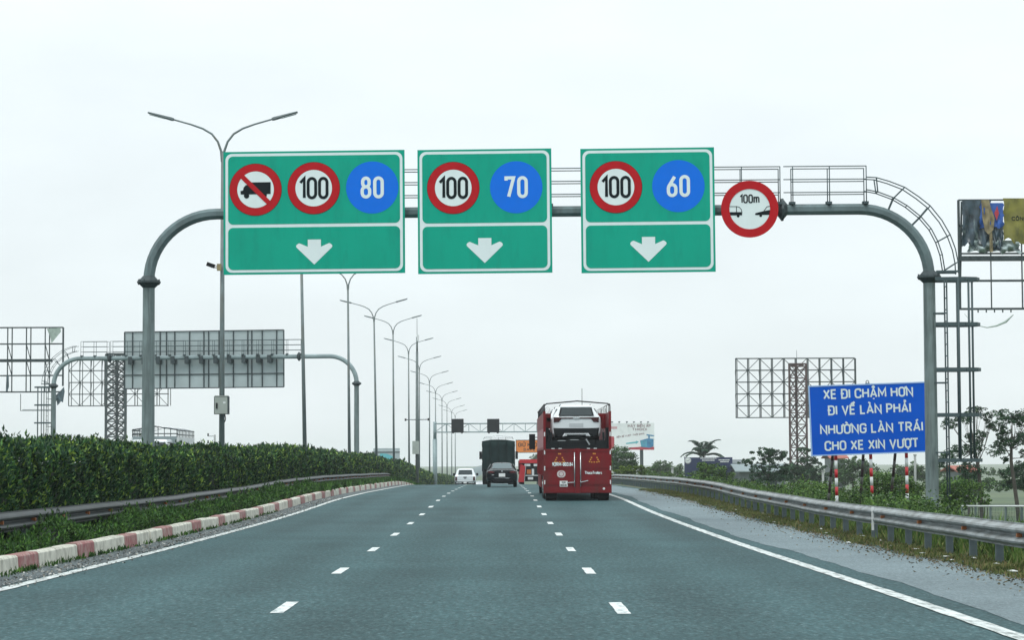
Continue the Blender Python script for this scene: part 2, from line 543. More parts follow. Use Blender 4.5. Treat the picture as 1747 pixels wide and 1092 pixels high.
# ------------------------------------------------------------------ stroke lettering (DIN-like)
def fillet(pts, closed=False, seg=6):
    """pts: (x, y) or (x, y, r). Returns a polyline with the marked corners rounded."""
    n = len(pts); res = []
    for i, p in enumerate(pts):
        r = p[2] if len(p) > 2 else 0
        if r <= 0 or (not closed and i in (0, n-1)):
            res.append(Vector((p[0], p[1]))); continue
        b = Vector(p[:2]); a = Vector(pts[(i-1) % n][:2]); c = Vector(pts[(i+1) % n][:2])
        u, w = (a-b), (c-b)
        ang = u.angle(w)
        r = min(r, .499*min(u.length, w.length)*math.tan(ang/2)) if ang > .01 else 0
        t = r/math.tan(ang/2)
        u.normalize(); w.normalize()
        cen = b + (u+w).normalized()*(r/math.sin(ang/2))
        s, e = b+u*t, b+w*t
        a0 = math.atan2(s.y-cen.y, s.x-cen.x); a1 = math.atan2(e.y-cen.y, e.x-cen.x)
        da = (a1-a0+math.pi) % (2*math.pi)-math.pi
        for k in range(seg+1):
            g = a0+da*k/seg
            res.append(cen+Vector((math.cos(g), math.sin(g)))*r)
    o = [res[0]]
    for p in res[1:]:
        if (p-o[-1]).length > 1e-5: o.append(p)
    if closed and (o[0]-o[-1]).length < 1e-5: o.pop()
    return o

def ribbon(mb, pts, t, y, closed=False, mi=0):
    n = len(pts); L, Rr = [], []
    for i in range(n):
        p = pts[i]
        a = pts[i-1] if (closed or i > 0) else None
        c = pts[(i+1) % n] if (closed or i < n-1) else None
        d0 = (p-a).normalized() if a is not None else None
        d1 = (c-p).normalized() if c is not None else None
        d0 = d0 if d0 is not None else d1; d1 = d1 if d1 is not None else d0
        n0 = Vector((-d0.y, d0.x)); n1 = Vector((-d1.y, d1.x))
        m = n0+n1
        m = m.normalized() if m.length > 1e-4 else n0
        k = 1/max(.42, m.dot(n0))
        L.append(p+m*t/2*k); Rr.append(p-m*t/2*k)
    vs = []
    for l_, r_ in zip(L, Rr): vs += [(l_.x, y, l_.y), (r_.x, y, r_.y)]
    fs = []
    for i in range(n if closed else n-1):
        j = (i+1) % n
        fs.append((2*i+1, 2*j+1, 2*j, 2*i))
    mb._add(vs, fs, mi)

W_ = .58
q = .26
GL = {
 'A': (.64, [[(0, 0), (.32, 1), (.64, 0)], [(.11, .3), (.53, .3)]]),
 'B': (.56, [[(0, 1), (.5, 1, .2), (.5, .53, .2), (0, .53)], [(0, 0), (.56, 0, .25), (.56, .53, .25), (.02, .53)], [(0, 0), (0, 1)]]),
 'C': (W_, [[(W_, .70), (W_, 1, q), (0, 1, q), (0, 0, q), (W_, 0, q), (W_, .30)]]),
 'D': (W_, [('c', [(0, 0), (W_, 0, q), (W_, 1, q), (0, 1)])]),
 'E': (.48, [[(.48, 1), (0, 1), (0, 0), (.48, 0)], [(0, .52), (.43, .52)]]),
 'F': (.48, [[(.48, 1), (0, 1), (0, 0)], [(0, .5), (.42, .5)]]),
 'G': (W_, [[(W_, .72), (W_, 1, q), (0, 1, q), (0, 0, q), (W_, 0, q), (W_, .47), (.32, .47)]]),
 'H': (.60, [[(0, 0), (0, 1)], [(.6, 0), (.6, 1)], [(0, .52), (.6, .52)]]),
 'I': (.0, [[(0, 0), (0, 1)]]),
 'K': (.56, [[(0, 0), (0, 1)], [(.54, 1), (.02, .38)], [(.2, .6), (.56, 0)]]),
 'L': (.45, [[(0, 1), (0, 0), (.45, 0)]]),
 'M': (.76, [[(0, 0), (0, 1), (.38, .28), (.76, 1), (.76, 0)]]),
 'N': (.62, [[(0, 0), (0, 1), (.62, 0), (.62, 1)]]),
 'O': (W_, [('c', [(0, 0, q), (W_, 0, q), (W_, 1, q), (0, 1, q)])]),
 'P': (.54, [[(0, 0), (0, 1), (.54, 1, .26), (.54, .45, .26), (0, .45)]]),
 'R': (.56, [[(0, 0), (0, 1), (.54, 1, .26), (.54, .47, .26), (0, .47)], [(.26, .47), (.56, 0)]]),
 'S': (.54, [[(.54, .74), (.54, 1, .24), (0, 1, .24), (0, .53, .22), (.54, .53, .22), (.54, 0, .24), (0, 0, .24), (0, .26)]]),
 'T': (.58, [[(0, 1), (.58, 1)], [(.29, 1), (.29, 0)]]),
 'U': (.58, [[(0, 1), (0, 0, q), (.58, 0, q), (.58, 1)]]),
 'V': (.62, [[(0, 1), (.31, 0), (.62, 1)]]),
 'X': (.58, [[(0, 0), (.58, 1)], [(0, 1), (.58, 0)]]),
 'Y': (.58, [[(0, 1), (.29, .45), (.58, 1)], [(.29, .47), (.29, 0)]]),
 '0': (.42, [('c', [(0, 0, .21), (.42, 0, .21), (.42, 1, .21), (0, 1, .21)])]),
 '1': (.22, [[(0, .78), (.22, 1), (.22, 0)]]),
 '2': (.44, [[(0, .75), (0, 1, .21), (.44, 1, .21), (.44, .55, .1), (0, 0), (.46, 0)]]),
 '3': (.42, [[(0, .76), (0, 1, .2), (.42, 1, .2), (.42, .53, .18), (.15, .53)], [(.16, .53), (.42, .53, .2), (.42, 0, .2), (0, 0, .2), (0, .24)]]),
 '4': (.46, [[(.3, 1), (0, .28), (.46, .28)], [(.34, .5), (.34, 0)]]),
 '6': (.42, [[(.36, 1), (.02, .48, .12), (0, .35)], ('c', [(0, 0, .21), (.42, 0, .21), (.42, .58, .21), (0, .58, .21)])]),
 '7': (.42, [[(0, .86), (0, 1), (.42, 1), (.14, 0)]]),
 '8': (.42, [('c', [(.03, .54, .18), (.39, .54, .18), (.39, 1, .18), (.03, 1, .18)]), ('c', [(0, 0, .21), (.42, 0, .21), (.42, .54, .21), (0, .54, .21)])]),
 '9': (.42, [('c', [(0, .42, .21), (.42, .42, .21), (.42, 1, .21), (0, 1, .21)]), [(.42, .68), (.4, .5, .12), (.07, 0)]]),
 'm': (.60, [[(0, 0), (0, .68), (.30, .68, .13), (.30, 0)], [(.2, .68), (.60, .68, .13), (.60, 0)]]),
 'a': (.38, [('c', [(0, 0, .18), (.38, 0, .18), (.38, .62, .18), (0, .62, .18)]), [(.38, .66), (.38, 0)]]),
 'c': (.36, [[(.36, .48), (.36, .64, .17), (0, .64, .17), (0, 0, .17), (.36, 0, .17), (.36, .16)]]),
 'e': (.38, [[(0, .33), (.38, .33), (.38, .64, .17), (0, .64, .17), (0, 0, .17), (.38, 0, .17), (.38, .14)]]),
 'h': (.38, [[(0, 0), (0, 1)], [(0, .62), (.38, .62, .16), (.38, 0)]]),
 'i': (.0, [[(0, 0), (0, .64)], [(0, .86), (0, .98)]]),
 'l': (.0, [[(0, 0), (0, 1)]]),
 'o': (.38, [('c', [(0, 0, .18), (.38, 0, .18), (.38, .64, .18), (0, .64, .18)])]),
 'r': (.24, [[(0, 0), (0, .64)], [(0, .5), (.06, .63, .1), (.24, .63)]]),
 's': (.32, [[(.32, .64), (0, .64, .14), (0, .33, .14), (.32, .33, .14), (.32, 0, .14), (0, 0)]]),
 '-': (.26, [[(0, .42), (.26, .42)]]),
 '.': (.0, [[(0, -.06), (0, .07)]]),
 ' ': (.14, []),
}
# accented capitals: base letter + marks
ACC = {'Đ': ('D', 'b'), 'Ậ': ('A', '^.'), 'Ơ': ('O', 'h'), 'Ề': ('E', '^`'), 'À': ('A', '`'), 'Ả': ('A', '?'), 'Ư': ('U', 'h'),
       'Ờ': ('O', 'h`'), 'Á': ('A', "'"), 'Ợ': ('O', 'h.'), 'Ữ': ('U', 'h~'), 'Ế': ('E', "^'"), 'Ỉ': ('I', '?'), 'Ô': ('O', '^')}
def marks(ch, w):
    c = w/2; o = []
    both = '^' in ch and len(ch) > 1 and '.' not in ch
    for k in ch:
        if k == '^': o.append([(c-.17, 1.13), (c, 1.29), (c+.17, 1.13)])
        if k == '`': o.append([(c+.10, 1.45), (c+.26, 1.27)] if both else [(c-.16, 1.34), (c+.06, 1.15)])
        if k == "'": o.append([(c+.26, 1.45), (c+.10, 1.27)] if both else [(c+.16, 1.34), (c-.06, 1.15)])
        if k == '?': o.append([(c-.09, 1.36), (c+.1, 1.38, .07), (c+.1, 1.24, .06), (c, 1.22), (c, 1.13)])
        if k == '~': o.append([(c-.2, 1.16), (c-.1, 1.28, .06), (c+.08, 1.16, .06), (c+.2, 1.28)])
        if k == '.': o.append([(c, -.26), (c, -.14)])
        if k == 'h': o.append([(w+.0, .86), (w+.13, .93, .08), (w+.15, 1.12)])
        if k == 'b': o.append([(-.13, .52), (.24, .52)])
    return o
def text(mb, s, cx, z0, h, y, t=.13, width=None, track=.20, mi=0, slope=0.0):
    """Lettering centred on cx with its baseline at z0, cap height h, stroke t*h; width squeezes the line to fit."""
    adv, x = [], 0.0
    for ch in s:
        base, mk = ACC.get(ch, (ch, ''))
        w, st = GL[base]
        adv.append((x, base, mk, w))
        x += w + track + t*.6
    total = x - track - t*.6
    sx = h if width is None else (width - t*h)/total
    hh = h - t*h
    k = 0
    for x, base, mk, w in adv:
        for st in list(GL[base][1]) + marks(mk, w):
            closed = isinstance(st, tuple) and st[0] == 'c'
            pl = fillet(st[1] if closed else st, closed)
            pts = []
            for p in pl:
                X = cx + (p.x + x - total/2)*sx
                Z = z0 + t*h/2 + p.y*hh
                pts.append(Vector((X, Z + slope*(X-cx))))
            ribbon(mb, pts, t*h, y - .0012*(k % 4), closed, mi)
            k += 1
def rrect(x0, z0, x1, z1, r, seg=6):
    return [(p.x, p.y) for p in fillet([(x0, z0, r), (x1, z0, r), (x1, z1, r), (x0, z1, r)], True, seg)]
def disc(c, r, n=48):
    return [(c[0]+r*math.cos(2*math.pi*k/n), c[1]+r*math.sin(2*math.pi*k/n)) for k in range(n)]

# ================================================================== SETTING
YS = np.concatenate([np.arange(-20, 240, 2.0), np.arange(240, 500, 10.0), np.arange(500, 1500, 100.0), np.arange(1500, 3600, 500.0)])
def strip(name, xl, xr, dz, m, ys=YS, hold=True):
    """A sheet following the road; xl / xr are numbers or functions of Y."""
    fl = xl if callable(xl) else (lambda Y: xl)
    fr = xr if callable(xr) else (lambda Y: xr)
    mb = MB()
    vs = []
    for Y in ys:
        vs += [(fl(Y), Y, zr(Y)+dz), (fr(Y), Y, zr(Y)+dz)]
    mb._add(vs, [(2*i, 2*i+1, 2*i+3, 2*i+2) for i in range(len(ys)-1)])
    return kind(mb.build(name, m), 'structure')

# ground: one sheet to the horizon
gx = np.array([-3000, -1500, -700, -300, -150, -80, -50, -40, -36, -34, -32, -30.5, -20, -11, -7, 0, 4, 6.9, 7.6, 8.3, 8.5, 9.5, 10.5, 11.5, 12.5, 13.5, 14.5, 18, 25, 40, 70, 120, 250, 500, 1000, 2000, 3000.])
gy = np.concatenate([np.arange(-20, 240, 4.0), np.arange(240, 500, 10.0), np.arange(500, 1500, 100.0), np.arange(1500, 3600, 500.0)])
gv = [(x, y, gz(x, y)-.02) for y in gy for x in gx]
nx = len(gx)
gm = MB()
gm._add(gv, [(j*nx+i, j*nx+i+1, (j+1)*nx+i+1, (j+1)*nx+i) for j in range(len(gy)-1) for i in range(nx-1)], 0, True)
kind(gm.build('ground', M_field), 'structure')

XL_EDGE, XR_EDGE = -6.5, 4.76
def wob(Y, a, s, ph=0.0):
    return a*(math.sin(Y*s+ph)+.6*math.sin(Y*s*2.3+1.7*ph)+.4*math.sin(Y*s*5.1+ph*3.1))
strip('road', -7.4, 7.6, 0.0, M_road)
strip('opposite_road', -29.0, -11.6, 0.0, M_road)
YD = np.concatenate([np.arange(-20, 240, .5), np.arange(240, 500, 10.0)])
strip('shoulder', lambda Y: XR_EDGE+.50+wob(Y, .07, .21)+.012*wob(Y, 1, 3.1), lambda Y: 7.15+wob(Y, .10, .35, 2)+.02*wob(Y, 1, 4.1), .005, M_shoulder, YD)
strip('gravel_strip', -7.4, lambda Y: XL_EDGE-.16+wob(Y, .04, .5)+.02*wob(Y, 1, 5.0), .005, M_gravel, YD)
strip('edge_marking_right', lambda Y: XR_EDGE-.10+.006*wob(Y, 1, 4.0), lambda Y: XR_EDGE+.10+.006*wob(Y, 1, 3.3, 1), .010, M_edge, YD)
strip('edge_marking_left', lambda Y: XL_EDGE-.10+.010*wob(Y, 1, 4.0), lambda Y: XL_EDGE+.09+.006*wob(Y, 1, 3.3, 1), .010, M_edge, YD)
mb = MB()
for X, y0 in ((-2.45, 26.2), (1.31, 25.8)):
    for k in range(-3, 30):
        Y = y0+9.05*k
        a, b = Y-1.0, Y+1.0
        w = .073
        vs = []
        for t in np.linspace(a, b, 9):
            j = .004*random.uniform(-1, 1)
            vs += [(X-w+j, t, zr(t)+.006), (X+w+j, t, zr(t)+.006)]
        mb._add(vs, [(2*i, 2*i+1, 2*i+3, 2*i+2) for i in range(8)])
kind(mb.build('lane_markings', M_paint), 'structure')

# red and white kerb on the left, blocks with small joints and slight misalignment
mb = MB()
Y = 22.0
i = 0
while Y < 300:
    red = i % 3 == 2
    ln = 1.6 if red else 1.68
    j = random.uniform(-.018, .018); h = .27+random.uniform(-.012, .012)
    a, b = Y+.012, Y+ln-.012
    sec = lambda yy: [(-7.34+j, yy, zr(yy)-.05), (-7.36+j, yy, zr(yy)+h-.03), (-7.39+j, yy, zr(yy)+h), (-7.58+j, yy, zr(yy)+h), (-7.58+j, yy, zr(yy)-.05)]
    mb.loft([sec(a), sec((a+b)/2), sec(b)], 1 if red else 0)
    Y += ln; i += 1
kind(mb.build('kerb', [M_kerb_w, M_kerb_r]), 'structure')
mb = MB()
for Y in YS:
    pass
vs, xs = [], [-7.56, -8.2, -9.2, -10.4, -11.5]
ys = [y for y in YS if y <= 700]
for Y in ys:
    for x, d in zip(xs, (.22, .26, .30, .26, .18)):
        vs.append((x, Y, zr(Y)+d))
n_ = len(xs)
mb._add(vs, [(jj*n_+ii+1, jj*n_+ii, (jj+1)*n_+ii, (jj+1)*n_+ii+1) for jj in range(len(ys)-1) for ii in range(n_-1)])
kind(mb.build('median_ground', M_soil), 'structure')
# dirt verge along the right shoulder
mb = MB(); vs = []
for Y in YD:
    vs += [(7.02+wob(Y, .10, .35, 2), Y, zr(Y)-.004), (7.6, Y, zr(Y)+.0), (8.3, Y, zr(Y)-.02), (8.9, Y, zr(Y)-.10)]
mb._add(vs, [(4*i+k, 4*i+k+1, 4*i+k+5, 4*i+k+4) for i in range(len(YD)-1) for k in range(3)], 0, True)
kind(mb.build('verge_ground', M_soil), 'structure')

# ================================================================== GUARDRAILS
def rail_profile(h):
    fr = [(0, .0), (.0, .03), (.075, .085), (.085, .12), (.075, .155), (.0, .205), (.0, .235), (.075, .285), (.085, .32), (.075, .355), (.0, .41), (.0, .44)]
    fr = [(a*1.35, b/.44*h) for a, b in fr]
    bk = [(a-.012, b) for a, b in fr][::-1]
    return fr+bk
def guardrail(root, X, side, top, h, y0, y1, step, m, p_step, post_h0, refl_step, refl_ph):
    """side=-1: face towards -x (right-hand rail), +1: face towards +x."""
    fx = X if callable(X) else (lambda Y: X)
    mb = MB()
    pr = rail_profile(h)
    ys = np.arange(y0, y1+.1, step)
    secs = []
    for yy in ys:
        jz = .006*math.sin(yy*.31)+.004*math.sin(yy*.83)
        s = [(fx(yy)+side*a, yy, zr(yy)+top-h+b+jz) for a, b in pr]
        secs.append(s if side > 0 else s[::-1])
    mb.loft(secs)
    mb.build('rail', m, root)
    yy = y0+.4
    proto = None
    while yy < y1 and p_step:
        o = (fx(yy)-side*.07, yy, zr(yy))
        if proto is None:
            pb = MB()
            pb.box(-.06, -.045, post_h0, .06, .045, top-.02)
            pb.box(-.02 if side < 0 else -.07, -.05, top-h*.75, .07 if side < 0 else .02, .05, top-h*.25)
            proto = pb.build('post', M_post, root, local=True)
            c = proto
        else:
            c = proto.copy(); COL.objects.link(c); c.parent = root
        c.location = Vector(o)-ORIG[root.name]
        yy += p_step
    yy = refl_ph
    proto = None
    while yy < y1 and refl_step:
        if proto is None:
            pb = MB()
            pb.box(-.05, -.035, -.03, .03, .035, .03)
            proto = pb.build('reflector', M_refl, root, local=True); c = proto
        else:
            c = proto.copy(); COL.objects.link(c); c.parent = root
        c.location = Vector((fx(yy)+side*.05, yy, zr(yy)+top-h*.5))-ORIG[root.name]
        yy += refl_step
GRX = lambda Y: 7.85+.35*min(1, max(0, (Y-55)/40))
t = thing('guardrail', 'long galvanised two-wave guardrail on close posts along the right shoulder', 'guardrail', (7.85, 34, 0))
guardrail(t, GRX, -1, .70, .38, 20, 204, 1.0, M_rail, 2.05, -.3, 4.15, 34.8)
t = thing('guardrail', 'weathered, shade-darkened guardrail half hidden in shrubs below the left median hedge', 'guardrail', (-8.25, 34, 0))
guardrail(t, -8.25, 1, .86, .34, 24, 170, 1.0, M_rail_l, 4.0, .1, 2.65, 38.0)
# white delineator strip on the right rail
mb = MB()
p = P(1492, 885, 48.2)
mb.box(-.025, -.01, -.33, .025, .01, .16)
d = mb.build('delineator_post', M_white)
d.location = (GRX(48.2)-.11, 48.2, zr(48.2)+.54)
tag(d, 'thin white marker strip fixed to the right guardrail face', 'marker')

# ================================================================== GANTRIES
OUT_PX = [(1479, 306), (1496, 307), (1518, 313.6), (1544, 324), (1567, 340), (1586.5, 356), (1606, 381), (1619.5, 405.6), (1628, 430), (1632, 452), (1632.5, 471)]
IN_PX = [(1479, 327), (1498.6, 331), (1526, 341.6), (1548, 355), (1571, 374), (1588, 394.6), (1599, 416.6), (1606, 438.6), (1610, 466)]
def make_gantry(label, loc, yaw, xl, xr, zb, rail0, rail1, ladder, bl, br, M_steel=M_steel):
    """Arched monotube gantry in its own frame; ladder=+1 on the right post, -1 on the left; bl/br are the post foot heights."""
    g = thing('sign_gantry', label, 'gantry', loc, rot=(0, 0, R(yaw)))
    RA = 1.78
    zf = zb-RA
    for x, b in ((xl, bl), (xr, br)):
        mb = MB(); mb.tube([(x, 0, b), (x, 0, zf-.10)], [.178, .158], 8, smooth=False)
        mb.cbox((x, 0, b+.03), (.6, .6, .06))
        mb.build('post', M_steel_p, g, local=True)
        s = 1 if x == xl else -1
        mb = MB()
        pts = [(x, 0, zf+.02)]
        for k in range(0, 15):
            a = math.pi/2*k/14
            pts.append((x+s*RA*(1-math.cos(a)), 0, zf+.03+(RA-.03)*math.sin(a)))
        pts.append((x+s*(RA+2.0), 0, zb))
        mb.tube(pts, .150, 8, smooth=False)
        mb.build('arch_arm', M_steel, g, local=True)
        mb = MB()
        mb.tube([(x, 0, zf-.16), (x, 0, zf-.03)], [.16, .29], 8, smooth=False)
        mb.tube([(x, 0, zf-.029), (x, 0, zf+.019)], .31, 12, smooth=False)
        mb.tube([(x, 0, zf+.02), (x, 0, zf+.16)], [.28, .155], 8, smooth=False)
        for k in range(10):
            a = 2*math.pi*k/10
            mb.tube([(x+.27*math.cos(a), .27*math.sin(a), zf-.07), (x+.27*math.cos(a), .27*math.sin(a), zf+.07)], .022, 6)
        mb.build('flange', M_steel_d, g, local=True)
    mb = MB()
    mb.tube([(xl+RA+2.0, 0, zb), (xr-RA-2.0, 0, zb)], .146, 8, smooth=False)
    mb.build('beam', M_steel, g, local=True)
    for xj in (xl+RA+2.0, xr-RA-2.0):
        mb = MB()
        mb.tube([(xj-.13, 0, zb), (xj-.03, 0, zb)], [.15, .28], 8, smooth=False)
        mb.tube([(xj-.029, 0, zb), (xj+.029, 0, zb)], .30, 10, smooth=False)
        mb.tube([(xj+.03, 0, zb), (xj+.13, 0, zb)], [.28, .15], 8, smooth=False)
        mb.build('flange', M_steel_d, g, local=True)
    # walkway railing: front and back, three rails, posts every metre on small shoes
    mb = MB()
    jx = xr-RA-2.0 if ladder > 0 else xl+RA+2.0
    rr = .014
    secs = [(rail0, jx-.12), (jx+.12, rail1)] if ladder > 0 else [(rail0, jx-.12), (jx+.12, rail1)]
    for si, (a, b) in enumerate(secs):
        if ladder > 0 and si == 1: a -= .10
        elif ladder > 0: b += .05
        for yo in (-.26, .26):
            for zo in (.42, .76, 1.10):
                mb.tube([(a, yo, zb+zo), (b, yo, zb+zo)], rr, 6)
            if ladder > 0 and si == 1 and yo < 0: a += .24
            n = max(1, round((b-a)/1.0))
            for k in range(n+1):
                x = a+(b-a)*k/n
                mb.tube([(x, yo, zb+.10), (x, yo, zb+1.11)], rr*1.05, 6)
        n = max(1, round((b-a)/1.0))
        for k in range(n+1):
            x = a+(b-a)*k/n
            mb.bar((x, -.28, zb+.145), (x, .28, zb+.145), .09, h=.05)
            mb.cbox((x, 0, zb+.17), (.16, .2, .06))
    mb.build('railing', M_thin, g, local=True)
    mb = MB()
    for k in range(8):
        pass
    x_ = xr if ladder > 0 else xl
    def L(p, yo):
        dx = (p[0]-1585)/65.6; dz = (476-p[1])/65.6
        return (x_+ladder*dx, yo, zf+dz)
    for yo in (-.24, .24):
        mb.tube([L(p, yo) for p in OUT_PX], .016, 6)
    for yo in (-.19, .19):
        mb.tube([L(p, yo) for p in IN_PX], .016, 6)
    for k in range(1, len(IN_PX)-1):
        a, b = L(IN_PX[k], -.19), L(IN_PX[k], .19)
        mb.tube([a, b], .012, 6)
    for ki, ko in ((1, 1), (2, 3), (4, 5), (6, 7), (8, 9)):
        for yo in (-1, 1):
            mb.bar(L(IN_PX[ki], yo*.19), L(OUT_PX[ko], yo*.24), .03)
    for ki in (2, 4):
        c = Vector(L(IN_PX[ki], 0)); cc = Vector((x_-ladder*RA, 0, zb-RA))
        e = cc+(c-cc).normalized()*(RA+.1)
        mb.bar(c, e, .05)
        mb.bar(Vector(L(IN_PX[ki], -.2)), Vector(L(IN_PX[ki], .2)), .04)
    mb.bar((x_+ladder*.15, -.25, zf+.12), (x_+ladder*.75, -.25, zf+.12), .05)
    mb.bar((x_+ladder*.15, .25, zf+.12), (x_+ladder*.75, .25, zf+.12), .05)
    mb.build('curved_ladder', M_thin, g, local=True)
    b0 = br if ladder > 0 else bl
    mb = MB()
    for yo in (-.19, .19):
        mb.tube([(x_+ladder*.42, yo, b0+.1), (x_+ladder*.42, yo, zf-.05)], .022, 6)
    z = b0+.4
    while z < zf-.1:
        mb.tube([(x_+ladder*.42, -.19, z), (x_+ladder*.42, .19, z)], .014, 6)
        z += .30
    z = b0+.6
    while z < zf:
        for yo in (-.19, .19): mb.bar((x_, yo*.6, z), (x_+ladder*.42, yo, z), .035)
        z += 1.8
    mb.build('ladder', M_thin, g, local=True)
    mb = MB()
    ringp = [(.10, -.36), (.85, -.42), (1.15, -.30), (1.28, 0), (1.15, .30), (.85, .42), (.10, .36)]
    for k in range(5):
        z = zf-.08-1.17*k
        for a, b in zip(ringp[:-1], ringp[1:]):
            mb.bar((x_+ladder*a[0], a[1], z), (x_+ladder*b[0], b[1], z), .05, h=.09)
    for px_, yo in ((.68, -.41), (.78, .41), (.95, -.37), (1.15, .29)):
        mb.tube([(x_+ladder*px_, yo, zf-.08-1.17*4), (x_+ladder*px_, yo, zf-.05)], .030, 6)
    mb.build('ladder_cage', M_thin, g, local=True)
    return g
GY = 60.0
TY = math.tan(R(2))
def PG(px, py, off=0.0):
    """Point on the (slightly turned) plane of the near gantry."""
    Yg = GY+off
    for _ in range(4):
        p = P(px, py, Yg)
        Yg = GY+off-p.x*TY
    return P(px, py, Yg)
pl_, pr_, pb_ = PG(254, 488), PG(1585, 476), PG(900, 361)
cs = math.cos(R(2))
make_gantry('arched grey steel gantry over the near carriageway with caged ladder at right', (0, GY, 0), -2,
            pl_.x/cs, pr_.x/cs, pb_.z, PG(420, 300).x, PG(1476, 300).x, +1, .1, -.6)

# ---- lane signs on the near gantry
SPX = F/GY
def lane_sign(label, x0, x1, yt, yb, ydiv, red, blue, arrow, num, extra=None):
    c = PG((x0+x1)/2, (yt+yb)/2, -.42)
    s = F/c.y                                       # px per metre at the sign
    w, h = (x1-x0)/s, (yb-yt)/s
    t = thing('lane_sign', label, 'road sign', tuple(c), 'green lane signs on the near gantry', rot=(0, R(-.25), R(-2)))
    U = lambda px: (px-(x0+x1)/2)/s
    V = lambda py: ((yt+yb)/2-py)/s
    mb = MB(); mb.plate([(-w/2, -h/2), (w/2, -h/2), (w/2, h/2), (-w/2, h/2)], 0, .05)
    mb.build('panel', M_green, t, local=True)
    m1, b1 = 3.5/s, 4.6/s
    # white frame: outer rounded plate with two green fields laid on it
    mb = MB(); mb.poly(rrect(-w/2+m1, -h/2+m1, w/2-m1, h/2-m1, .17), -.006)
    fr = mb.build('border', M_signw, t, local=True)
    mb = MB()
    mb.poly(rrect(-w/2+m1+b1, V(ydiv)+.042, w/2-m1-b1, h/2-m1-b1, .13), -.012)
    mb.poly(rrect(-w/2+m1+b1, -h/2+m1+b1, w/2-m1-b1, V(ydiv)-.042, .13), -.012)
    mb.build('field', M_green, fr, local=True)
    def red_disc(px, py, name='speed_limit_disc'):
        mb = MB(); mb.poly(disc((U(px), V(py)), 45.3/s), -.018, 1); mb.ring((U(px), V(py)), 31.8/s, 44.6/s, -.024)
        d = mb.build(name, [M_red, M_ink], t, local=True)
        mb = MB(); mb.poly(disc((U(px), V(py)), 31.5/s), -.024); mb.build('face', M_signw, d, local=True)
        return d
    d = red_disc(*red)
    mb = MB(); text(mb, num[0], U(red[0]), V(red[1])-19.2/s, 38.5/s, -.030, t=.132, width=51/s, track=.14)
    mb.build('numeral', M_ink, d, local=True)
    mb = MB(); mb.poly(disc((U(blue[0]), V(blue[1])), 45/s), -.018)
    d = mb.build('minimum_speed_disc', M_blue, t, local=True)
    mb = MB(); text(mb, num[1], U(blue[0]), V(blue[1])-19/s, 38/s, -.024, t=.148, width=40/s, track=.2)
    mb.build('numeral', M_signw, d, local=True)
    ax, ay = arrow
    ap = [(-11, 13.5, 0), (-11, -20, 0), (11.5, -20, 0), (11.5, -7.5, 0), (26, -14, 3), (33, -9, 4), (0, 23, 0), (-33, -9, 4), (-26, -14, 3), (-11, -7.5, 0)][1:]
    pts = fillet([(U(ax+p[0]), V(ay+p[1]), p[2]/s) for p in ap][::-1], True, 4)
    mb = MB(); mb.poly([(p.x, p.y) for p in pts], -.018)
    mb.build('arrow', M_signw, t, local=True)
    if extra:
        d = red_disc(*extra, name='no_truck_disc')
        ex, ey = extra
        E = lambda a, b: (U(ex+a), V(ey+b))
        mb = MB()
        # truck pictogram facing left
        pts = [(-26, 11), (-26.5, 9), (-25.5, 2), (-21, 1), (-20.5, -4), (-17, -8), (-12, -9), (-11, -13), (26, -13), (26, 7.5), (-25, 8.5)]
        pts = [(-25.5, 8), (-26, 2), (-21.5, 1), (-20.5, -4), (-17, -8), (-10, -9), (-9.5, -12.8), (26, -12.8), (26, 7.6), (18, 8)]
        mb.poly([E(*p) for p in pts][::-1], -.030)
        mb.poly(disc(E(-15.5, 10.5), 4.6/s, 16), -.0312)
        mb.poly(disc(E(14.5, 9.5), 5/s, 16), -.0312)
        mb.build('truck_symbol', M_ink, d, local=True)
        mb = MB(); k = 31/math.sqrt(2)+1
        ribbon(mb, [Vector(E(-k, -k)), Vector(E(k, k))], 8.2/s, -.036)
        mb.build('slash', M_red, d, local=True)
    # clamps to the beam
    nb = 4 if w > 4 else 3
    for k in range(nb):
        x = -w/2+w*(k+.5)/nb
        mb = MB(); mb.box(x-.04, .05, -h/2+.1, x+.04, .13, h/2-.1)
        mb.box(x-.06, .13, -.2, x+.06, .28, .22)
        mb.build('bracket', M_steel_d, t, local=True)
    return t
lane_sign('widest green lane sign, with crossed-out truck, 100 and 80 discs', 380, 691.5, 256, 468, 384.5, (535.5, 320.5), (636, 320.5), (536, 429), ('100', '80'), (435.5, 322))
lane_sign('middle green lane sign, with red 100 disc and blue 70 disc', 712, 942, 253, 467, 383, (773.3, 319.5), (881.3, 319.5), (826.5, 426.5), ('100', '70'))
lane_sign('rightmost green lane sign, with red 100 disc and blue 60 disc', 990.5, 1220, 251, 465.5, 381, (1051, 318), (1158, 317.5), (1105.5, 424.5), ('100', '60'))

c = PG(1279, 356.5, -.42); s = F/c.y
t = thing('spacing_sign', 'round red-rimmed white 100m sign with two cars, hung on the gantry beam', 'road sign', tuple(c), rot=(0, R(-.25), R(-2)))
mb = MB(); mb.plate(disc((0, 0), 49/s, 64), 0, .03); mb.build('plate', M_red, t, local=True)
mb = MB(); mb.poly(disc((0, 0), 35.5/s, 64), -.006); mb.build('face', M_signw, t, local=True)
mb = MB(); text(mb, '100m', 0, 10.0/s, 15.5/s, -.012, t=.15, width=34/s, track=.14); mb.build('lettering', M_ink, t, local=True)
K = lambda a, b: ((a-429)/7.28/s, (628-b)/7.28/s)
mb = MB()
mb.poly([K(*p) for p in [(170, 705), (333, 705), (335, 664), (170, 664)]], -.012)
mb.poly(disc(K(284, 714), 2.4/s, 14), -.0132)
ribbon(mb, [Vector(K(*p)) for p in [(170, 594), (270, 594), (300, 604), (324, 632), (332, 668)]], 1.0/s, -.0134)
